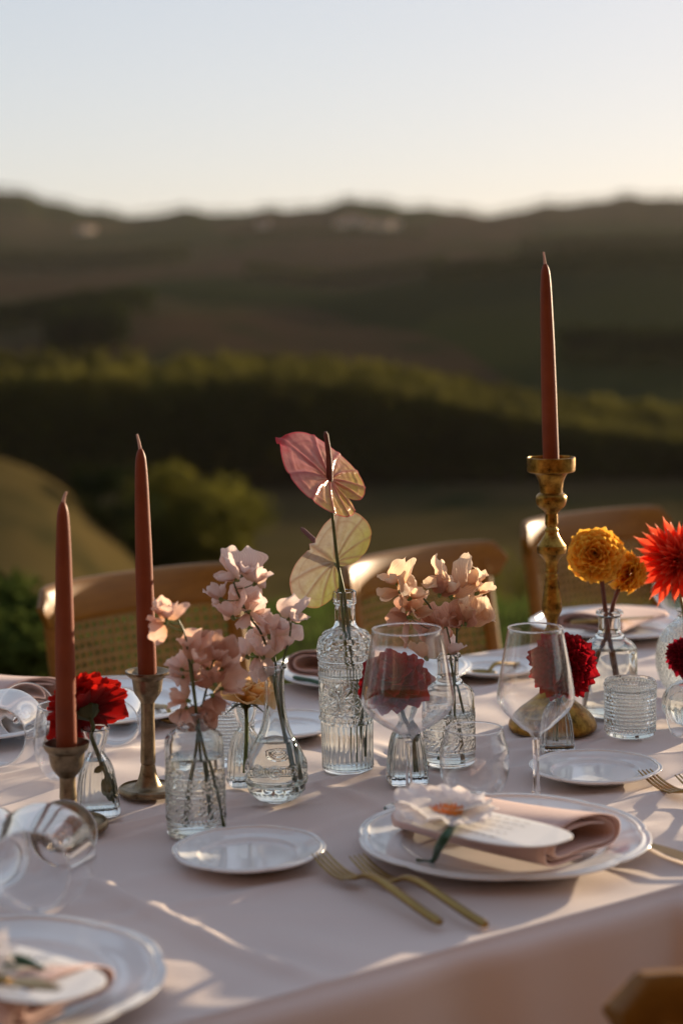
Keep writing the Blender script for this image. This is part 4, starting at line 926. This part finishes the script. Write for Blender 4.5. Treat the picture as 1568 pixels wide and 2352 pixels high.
# ------------------------------------------------------------------ sweet peas
def ruffled(me, seed, amp):
    r_ = random.Random(seed); f1, f2, f3 = r_.uniform(0, 6), r_.uniform(0, 6), r_.uniform(0, 6)
    for v in me.vertices:
        x, y = v.co.x, v.co.y; e = min(1, math.hypot(x, y*.8)*1.5)**2
        v.co.z += amp*e*(math.sin(x*9+f1)+.7*math.sin(y*11+x*5+f2)+.5*math.sin(x*19-y*7+f3)); v.co.y += .05*e*math.sin(x*13+f2); v.co.x += .04*e*math.sin(y*12+f1)
    return me
SPB = [ruffled(petal('petal', lambda u, s_=s_: (.70+.04*(s_ % 3))*math.sin(PI*min(1, (u*.66+.12)))**.8, -.05 if s_ % 2 else .06, (.24, -.18, .05, .34, -.3)[s_ % 5], (.07), -.13, 12, 15, .17, seed=s_), s_, .055) for s_ in (11, 12, 13, 14, 15, 16)]
SPW = [ruffled(petal('petal', lambda u: .36*math.sin(PI*(u*.76+.08))**.8, .25, .18, .05, .2, 9, 8, 0, seed=s_), s_, .05) for s_ in (14, 15, 17)]
SPK = petal('keel', lambda u: .16*math.sin(PI*(u*.85+.08)), 2.2, .22, 0, .3, 6, 5, 0, seed=16)
MT['pea_pink'] = petal_mat('pale_pink_pea', [(0, (.66, .46, .30)), (.35, (.84, .64, .57)), (1, (.91, .78, .73))], .56, .55, vein=.28, veincol=(.60, .34, .36))
MT['pea_peach'] = petal_mat('peach_pea', [(0, (.64, .36, .20)), (.4, (.79, .49, .37)), (1, (.89, .65, .53))], .56, .55, vein=.3, veincol=(.56, .26, .22))
MT['pea_cream'] = petal_mat('cream_pea', [(0, (.62, .36, .18)), (.35, (.80, .54, .36)), (1, (.90, .74, .56))], .58, .55, vein=.4, veincol=(.56, .30, .22))
MT['pea_rust'] = petal_mat('rusty_pea', [(0, (.48, .24, .15)), (.5, (.64, .35, .25)), (1, (.76, .50, .39))], .48, .55, vein=.4, veincol=(.36, .15, .12))
def blossom(t, c, S, face, roll, mat, attach):
    face = np.array(face, float)/np.linalg.norm(face); upv = np.array([math.sin(roll), 0, math.cos(roll)]); upv = upv-(upv@face)*face; upv /= np.linalg.norm(upv); sd = np.cross(face, upv)
    b = c-upv*S*.30-face*S*.10
    q_ = cr([(0, -S*.14), (S*.05, -S*.12), (S*.085, 0), (S*.05, S*.08), (0, S*.08)], 3)
    me = lathe('blossom', q_, 8); bo = link('blossom', me, M['stem'], t, rel(t, Matrix.Translation(V3(b)) @ V3(upv*.6+face*.8).to_track_quat('Z', 'Y').to_matrix().to_4x4()))
    inv = bo.matrix_basis.inverted() @ Matrix.Translation(-t.location)
    def add(me_, pos, d, n, L, ws=1., nm='petal'):
        me2 = me_ if not me_.materials or me_.materials[0] == MT[mat] else variant(me_, mat)
        link(nm, me2, MT[mat], bo, inv @ Matrix.Translation(V3(pos)) @ frame(d, n) @ Matrix.Diagonal((L*ws, L, L, 1)))
    back = random.uniform(-.2, .7)
    add(random.choice(SPB), b, upv-face*back*.6+sd*random.uniform(-.2, .2), face+upv*.1, S*random.uniform(.95, 1.12), random.uniform(.85, 1.1))
    for s_ in (-1, 1): add(random.choice(SPW), b+face*S*.06, upv*.28+face*.62+sd*s_*random.uniform(.25, .55), upv*.8-face*.2-sd*s_*.7, S*random.uniform(.68, .82))
    add(SPK, b+face*S*.05, face*.9+upv*.15, upv, S*.42, nm='keel')
    mid = (b+attach)/2+np.array([0, 0, -S*.05]); pp = [attach, mid, b]
    link('stalk', tube('stalk', spline(np.array(pp)-np.array(t.location), 3), .0007, 5), M['stem'], t)
def sprig(stem_px, Y, blooms, label, group, mat_stem='stem', r=.0016):
    sp = [at(x, y, Y+dy) for x, y, dy in stem_px]; t = thing('sweet_pea', sp[0], label, 'flower', group)
    s_ = stem_part(t, sp, r*1.15, r*.6, mat_stem); pts = spline(np.array(sp), 6)
    for x, y, S, mat, fx, roll, dy in blooms:
        c = at(x, y, Y+dy); k = int(np.argmin(((pts-c)**2).sum(1)+1e-3*(pts[:, 2] > c[2]))); k = max(0, k-2)
        blossom(t, c, pxm(S, Y), (fx+random.uniform(-.5, .5), -.75+.6*random.random(), random.uniform(-.3, .5)), roll, mat, pts[k])
    return t
YC, YA, YE = Yof(636, 1836), Yof(452, 1912), Yof(1031, 1752)
gC, gA, gE = 'pale pink sweet peas in the carafe', 'peach sweet peas in the nearest jar', 'cream and peach sweet peas in the embossed jar'
pk, pc, cm, ru = 'pea_pink', 'pea_peach', 'pea_cream', 'pea_rust'
sprig([(676, 1815, -.01), (655, 1700, 0), (633, 1590, 0), (622, 1520, 0), (600, 1455, 0), (572, 1415, 0), (545, 1360, 0), (533, 1325, 0)], YC,
      [(530, 1316, 66, pk, -.3, -.3, -.01), (562, 1302, 62, pk, .2, .2, .006), (594, 1324, 60, pk, .7, .7, 0), (500, 1360, 62, pk, -.9, -.9, 0), (558, 1357, 46, pk, .2, .9, .01), (530, 1397, 68, pk, -.5, -.4, -.01), (560, 1385, 60, pk, .4, .2, .008), (592, 1402, 58, pk, .6, .9, 0), (572, 1425, 56, pk, -.1, PI*.9, -.01)], 'pale pink sweet pea arching left out of the carafe, with nine blooms', gC, 'stem_dark')
sprig([(672, 1800, .004), (658, 1690, .004), (641, 1600, .004), (634, 1530, .004), (625, 1480, .004), (628, 1440, 0)], YC+.01,
      [(623, 1440, 70, pk, 0, 0, -.012), (643, 1473, 66, pk, .5, .6, -.008), (606, 1487, 70, pk, -.2, .2, -.016), (558, 1490, 66, pk, -.8, -.7, 0), (595, 1527, 60, pk, -.2, 2.6, -.01), (650, 1440, 58, pk, .3, .6, .006)], 'pale pink sweet pea with blooms packed just above the carafe neck', gC, 'stem_dark')
sprig([(668, 1790, -.004), (652, 1680, -.002), (643, 1570, 0), (650, 1520, 0), (664, 1468, 0), (669, 1430, 0)], YC-.004, [(677, 1408, 66, pk, .5, .5, 0)], 'sweet pea leaning right out of the carafe with a single bloom', gC, 'stem_dark')
sprig([(432, 1892, 0), (440, 1790, 0), (455, 1680, 0), (448, 1600, 0), (442, 1540, 0), (438, 1490, 0)], YA,
      [(437, 1476, 58, pc, -.3, 0, 0), (452, 1503, 60, pc, .3, .4, -.012), (410, 1522, 58, pk, -.7, -.9, 0), (408, 1548, 50, pk, -.6, -1.2, .01), (446, 1545, 52, pc, .1, .3, .012), (414, 1602, 64, pc, -.7, -1.3, -.01), (428, 1648, 64, pc, -.2, PI, -.012)], 'peach sweet pea in the middle of the nearest jar', gA, 'stem_dark')
sprig([(472, 1880, .004), (466, 1790, .004), (458, 1690, .002), (466, 1620, 0), (480, 1560, 0), (492, 1510, 0)], YA+.012,
      [(497, 1497, 64, ru, .3, .3, -.006), (520, 1522, 58, pc, .7, .8, 0), (488, 1552, 64, ru, -.1, -.3, -.012), (527, 1572, 62, pc, .8, 1.4, 0), (497, 1612, 58, ru, .4, 2.4, -.008), (464, 1640, 54, ru, 0, PI, -.01), (474, 1520, 50, pc, -.2, -.4, .01)], 'rusty peach sweet pea on the right side of the nearest jar', gA, 'stem_dark')
sprig([(516, 1905, -.006), (490, 1800, -.004), (461, 1690, 0), (446, 1600, 0), (432, 1500, 0), (424, 1455, 0), (410, 1425, 0)], YA-.008, [(364, 1436, 56, pc, -.8, -1.6, 0), (388, 1405, 58, pc, .1, .2, -.006), (371, 1400, 44, pc, -.5, -.3, .008)], 'peach sweet pea bending left across the second candle', gA, 'stem_dark')
sprig([(1012, 1742, -.004), (1030, 1650, 0), (1044, 1550, 0), (1048, 1465, 0), (1051, 1390, 0), (1052, 1350, 0)], YE,
      [(1012, 1328, 70, cm, -.4, -.2, -.008), (1040, 1346, 74, cm, .1, .2, -.014), (1080, 1325, 70, cm, .3, .3, 0), (1104, 1346, 60, cm, .8, 1.2, -.004), (1018, 1350, 58, ru, -.3, .4, -.018), (1078, 1412, 66, cm, .2, .3, -.006), (1106, 1410, 62, cm, .8, 1.1, 0), (1054, 1424, 54, ru, 0, .2, -.01)], 'tall cream sweet pea reaching highest out of the embossed jar', gE, 'stem_dark')
sprig([(1086, 1736, 0), (1066, 1640, .004), (1044, 1550, .004), (1035, 1490, .004), (1025, 1440, 0), (1022, 1420, 0)], YE+.012,
      [(1018, 1420, 66, ru, -.2, -.1, -.01), (976, 1440, 62, ru, -.4, .6, -.006), (1034, 1486, 62, pk, .6, .7, -.01), (973, 1490, 68, cm, -.3, -.4, -.014), (1000, 1462, 52, ru, 0, .2, .006)], 'dusty peach sweet pea low in the middle of the embossed jar', gE, 'stem_dark')
sprig([(1052, 1740, .004), (1044, 1640, .006), (1040, 1545, .004), (1018, 1470, .004), (990, 1400, .006), (975, 1378, .006), (958, 1360, .006)], YE+.004,
      [(904, 1324, 62, cm, -.5, -.2, -.004), (902, 1362, 66, cm, -.7, -1.7, -.006), (950, 1358, 60, cm, .4, .6, -.01), (958, 1394, 62, cm, .1, .1, -.004), (924, 1424, 66, ru, -.7, -1.3, -.002), (938, 1386, 44, ru, -.2, -.4, .008)], 'cream sweet pea arching left over the large wine glass', gE, 'stem_dark')

# ------------------------------------------------------------------ anthuriums
def anthurium_mat(name, tipc, mid, edge, lobe, veinc, tr=.42, rim=.8):
    n = N(name); uv = n('ShaderNodeUVMap'); sp = n('ShaderNodeSeparateXYZ'); n.link(uv.outputs[0], sp.inputs[0])
    a = n('ShaderNodeVertexColor'); a.layer_name = 'pattern'; sc = n('ShaderNodeSeparateColor'); n.link(a.outputs['Color'], sc.inputs[0])
    c = n.ramp(n.math('ADD', sp.outputs[0], n.math('MULTIPLY', n.math('SUBTRACT', n.noise(45, 4), .5), .35)), [(.0, lobe), (.20, lobe), (.42, edge), (.62, mid), (.85, mid), (.97, tipc)])
    c = n.mix(n.math('MULTIPLY', n.ramp(n.noise(110, 5, .7), [(.42, (0, 0, 0)), (.62, (1, 1, 1))]), .30), c, veinc); c = n.mix(n.math('MULTIPLY', sc.outputs[0], .75), c, veinc)
    c = n.mix(n.ramp(sp.outputs[1], [(.955, (0, 0, 0)), (.985, (rim,)*3)]), c, tipc)
    d = principled(n, c, .20, **{'Specular IOR Level': .6}); n.link(n.bump(n.noise(70, 5, .65), .5, .0022), d.inputs['Normal']); t = n('ShaderNodeBsdfTranslucent'); n.link(c, t.inputs[0])
    m = n('ShaderNodeMixShader'); m.inputs[0].default_value = tr; n.link(d.outputs[0], m.inputs[1]); n.link(t.outputs[0], m.inputs[2]); return n.end(m.outputs[0])
def spathe_mesh(L, W, cup, vfold, seed, notch=False):
    nr, na = 26, 132; ph = np.array([0, 5, 12, 26, 40, 59, 80, 110, 135, 152, 166, 175, 180.]); rr = np.array([.80, .745, .715, .685, .655, .60, .56, .54, .53, .48, .34, .17, .09])
    if not notch: rr[9:] = [.50, .45, .37, .31]
    if notch: rr = np.array([.60, .535, .575, .66, .70, .68, .62, .56, .45, .33, .20, .12, .08])
    vs = [(0, 0, 0)]; uv = [(.45, 0)]; col = [(0, 0, 0, 1)]
    vein_a = np.radians([-158, -132, -100, -66, -34, 0, 34, 66, 100, 132, 158])
    for i in range(1, nr):
        s_ = i/(nr-1)
        for j in range(na):
            a = -PI+2*PI*j/na; R_ = np.interp(abs(math.degrees(a)), ph, rr); x, y = s_*R_*math.cos(a), s_*R_*math.sin(a)
            av = a-.30*math.sin(a)*s_*1.0                   # veins bend toward the tip as they run out
            dv = np.min(np.abs(np.arctan2(np.sin(av-vein_a), np.cos(av-vein_a)))); vk = math.exp(-(dv*R_*s_/.020)**2)*min(1, s_*6)
            loop = math.exp(-((s_-.80)/.022)**2)*.6
            z = cup*(y*y*2.2+x*x*.35)+vfold*abs(y)-.020*max(vk, loop*.6)+.007*math.sin(av*23+s_*9)*s_*(1-s_)*2+.005*math.sin(s_*34+av*4)*s_*(1-s_)+.012*math.sin(a*3+seed)*s_**2
            if s_ > .9 and abs(math.degrees(a)) < 8: z += .05*(s_-.9)*10
            vs.append((x*L, y*W, z*L)); uv.append(((x+.5)/1.3, s_)); col.append((max(vk, loop*.8),)*3+(1,))
    fs = [(0, 1+j, 1+(j+1) % na) for j in range(na)]+[f[::-1] for f in grid_faces(nr-1, na, True, 1)]
    me = mesh('spathe', vs, fs, True, uv); ca = me.color_attributes.new('pattern', 'FLOAT_COLOR', 'POINT'); ca.data.foreach_set('color', np.array(col, dtype=np.float32).ravel()); return me
def anthurium(opx, Y, U, Vv, L, W, cup, vfold, mat, label, spad_dir, spad_len, spad_r, stem_px, back, stemmat='stem'):
    o = at(*opx, Y); sp = [at(x, y, Y+dy) for x, y, dy in stem_px]; t = thing('anthurium', sp[-1], label, 'flower')
    U = Vector(U).normalized(); Vv = Vector(Vv); Vv = (Vv-Vv.dot(U)*U).normalized(); Nn = U.cross(Vv); m = Matrix.Identity(4)
    for r_ in range(3): m[r_][0], m[r_][1], m[r_][2] = U[r_], Vv[r_], Nn[r_]
    link('spathe', spathe_mesh(L, W, cup, vfold, L*100, back < 0), mat, t, rel(t, Matrix.Translation(V3(o)) @ m))
    d = np.array(spad_dir, float); d /= np.linalg.norm(d); k = 40
    pts = [o+(np.array(Nn)*.006 if back < 0 else 0)+d*spad_len*q_+np.array([.0015*math.sin(q_*3), 0, .0])for q_ in np.linspace(0, 1, k)]
    link('spadix', tube('spadix', np.array(pts)-np.array(t.location), [spad_r*(1-.30*q_)*(1 if q_ < .97 else .6)*(1+.035*math.sin(q_*220)) for q_ in np.linspace(0, 1, k)], 14), M['spadix'], t)
    stem_part(t, [o-np.array(Nn)*.002*back]+sp, .0018, .0024, stemmat, k=8); return t
M['spadix'] = varied('brown_red_spadix', (.10, .022, .014), (.18, .045, .025), 500, .6, bumpd=.0008)
YD = float(bD[1])
am1 = anthurium_mat('pink_spathe', (.60, .03, .035), (.62, .22, .17), (.66, .32, .18), (.66, .42, .06), (.46, .07, .07))
am2 = anthurium_mat('green_cream_spathe', (.52, .07, .05), (.56, .52, .40), (.54, .53, .30), (.46, .48, .14), (.33, .20, .13), .16, .4)
s1 = pxm(1, YD)
anthurium((757, 1103), YD, (-.73, -.06, .68), (.30, .90, .32), 200*s1, 222*s1, .12, -.16, am1, 'pink anthurium with upright spadix, the upper of the two in the tall bottle', (-.07, -.10, 1), 114*s1, .0040, [(763, 1180, 0), (775, 1290, 0), (789, 1360, 0), (797, 1420, 0), (806, 1500, 0), (822, 1600, -.004), (836, 1735, -.006)], 1, 'stem_dark')
anthurium((768, 1293), YD+.012, (-.72, .48, .50), (.66, .0, .72), 140*s1, 205*s1, -.05, .22, am2, 'pale green and cream anthurium seen from behind, the lower one in the tall bottle', (-.44, .86, .34), 196*s1, .0040, [(779, 1312, -.012), (782, 1360, -.010), (787, 1420, -.008), (795, 1500, -.006), (812, 1620, 0), (820, 1745, 0)], -1, 'stem')

# ------------------------------------------------------------------ white flower on the napkin, loose stems
def white_flower(c, axis, R, label, stem):
    t = thing('white_flower', c, label, 'flower'); axis = np.array(axis, float)/np.linalg.norm(axis); e1 = np.cross(axis, [.2, .95, .1]); e1 /= np.linalg.norm(e1); e2 = np.cross(axis, e1)
    for i in range(9):
        a = i*2*PI/9+.2+random.uniform(-.12, .12); ra = math.cos(a)*e1+math.sin(a)*e2; d = ra+axis*(random.uniform(.0, .10)+.16*max(0, ra[1]))
        put_petal(t, PMW[i % 2], 'white', c+axis*.002*(i % 3), d, axis-ra*.1, R*random.uniform(.9, 1.05), random.uniform(.9, 1.1), random.uniform(-.2, .2))
    vs = []; fs = []
    for i in range(70):
        a = i*GA; r_ = R*.27*math.sqrt(i/70); b = c+(math.cos(a)*e1+math.sin(a)*e2)*r_-np.array(t.location); tip = b+axis*R*(.10+.04*random.random())+(math.cos(a)*e1+math.sin(a)*e2)*R*.06; k = len(vs); q_ = e1*.0006; s_ = e2*.0011
        vs += [b-q_, b+q_, tip+q_*2, tip-q_*2, tip+s_+axis*.0015, tip-s_+axis*.0015]; fs += [(k, k+1, k+2, k+3), (k+3, k+2, k+4), (k+2, k+3, k+5)]
    tag(link('stamens', mesh('stamens', vs, fs, False), M['stamen'], t), kind='stuff')
    s_ = spline(np.array(stem)-np.array(t.location), 5)
    link('stem', tube('stem', s_, [.0018+.0028*math.sin(PI*min(1, i/len(s_)*1.1))**2 for i in range(len(s_))], 8), M['stem_teal'], t); return t
M['stem_teal'] = varied('blue_green_stem', (.012, .055, .024), (.025, .085, .035), 60, .5)
PMW = [ruffled(petal('petal', lambda u: .50*math.sin(PI*(u*.72+.1))**.6, .05, .05, .06, 0, 11, 15, .05, seed=s_), s_, .018) for s_ in (21, 22)]
cw = P(1024, 1872, ZT+.060)
white_flower(cw, (.03, -.0, 1), pxm(128, cw[1]), 'white flower with orange stamens lying on the front napkin', [cw+np.array([.004, -.012, -.006]), P(1042, 1892, ZT+.0575), P(1022, 1922, ZT+.0555), P(1005, 1950, ZT+.034), P(992, 1978, ZT+.012), P(955, 1976, ZT+.012)])
cw2 = P(-105, 2205, ZT+.056)
white_flower(cw2, (.1, -.1, 1), .052, 'white flower on the napkin at the bottom left corner', [cw2+np.array([.004, -.01, -.006]), P(30, 2205, ZT+.050), P(100, 2225, ZT+.047)])
for a, b, lb in [((676, 1556), (760, 1578), 'dark green stem lying on the far plate behind the tall bottle')]:
    q0, q1 = P(*a, ZT+.021), P(*b, ZT+.021); t = thing('flower_stem', q0, lb, 'flower stem'); link('stem', tube('stem', spline(np.array([q0, (q0+q1)/2+[0, 0, .002], q1])-q0, 5), .0032, 8), M['stem_teal'], t)

# sunlight focused through the glass onto the cloth
sl.cycles.is_caustics_light = True
for o in bpy.data.objects:
    if o.type != 'MESH': continue
    nm = o.name.split('.')[0]
    if nm in ('glass_body', 'water', 'stem', 'bowl', 'glass_wall') and o.data.materials and o.data.materials[0] in (M['glass'], M['water'], M['clear']): o.cycles.is_caustics_caster = True
    if nm in ('tablecloth', 'plate_body', 'folded_cloth', 'card'): o.cycles.is_caustics_receiver = True
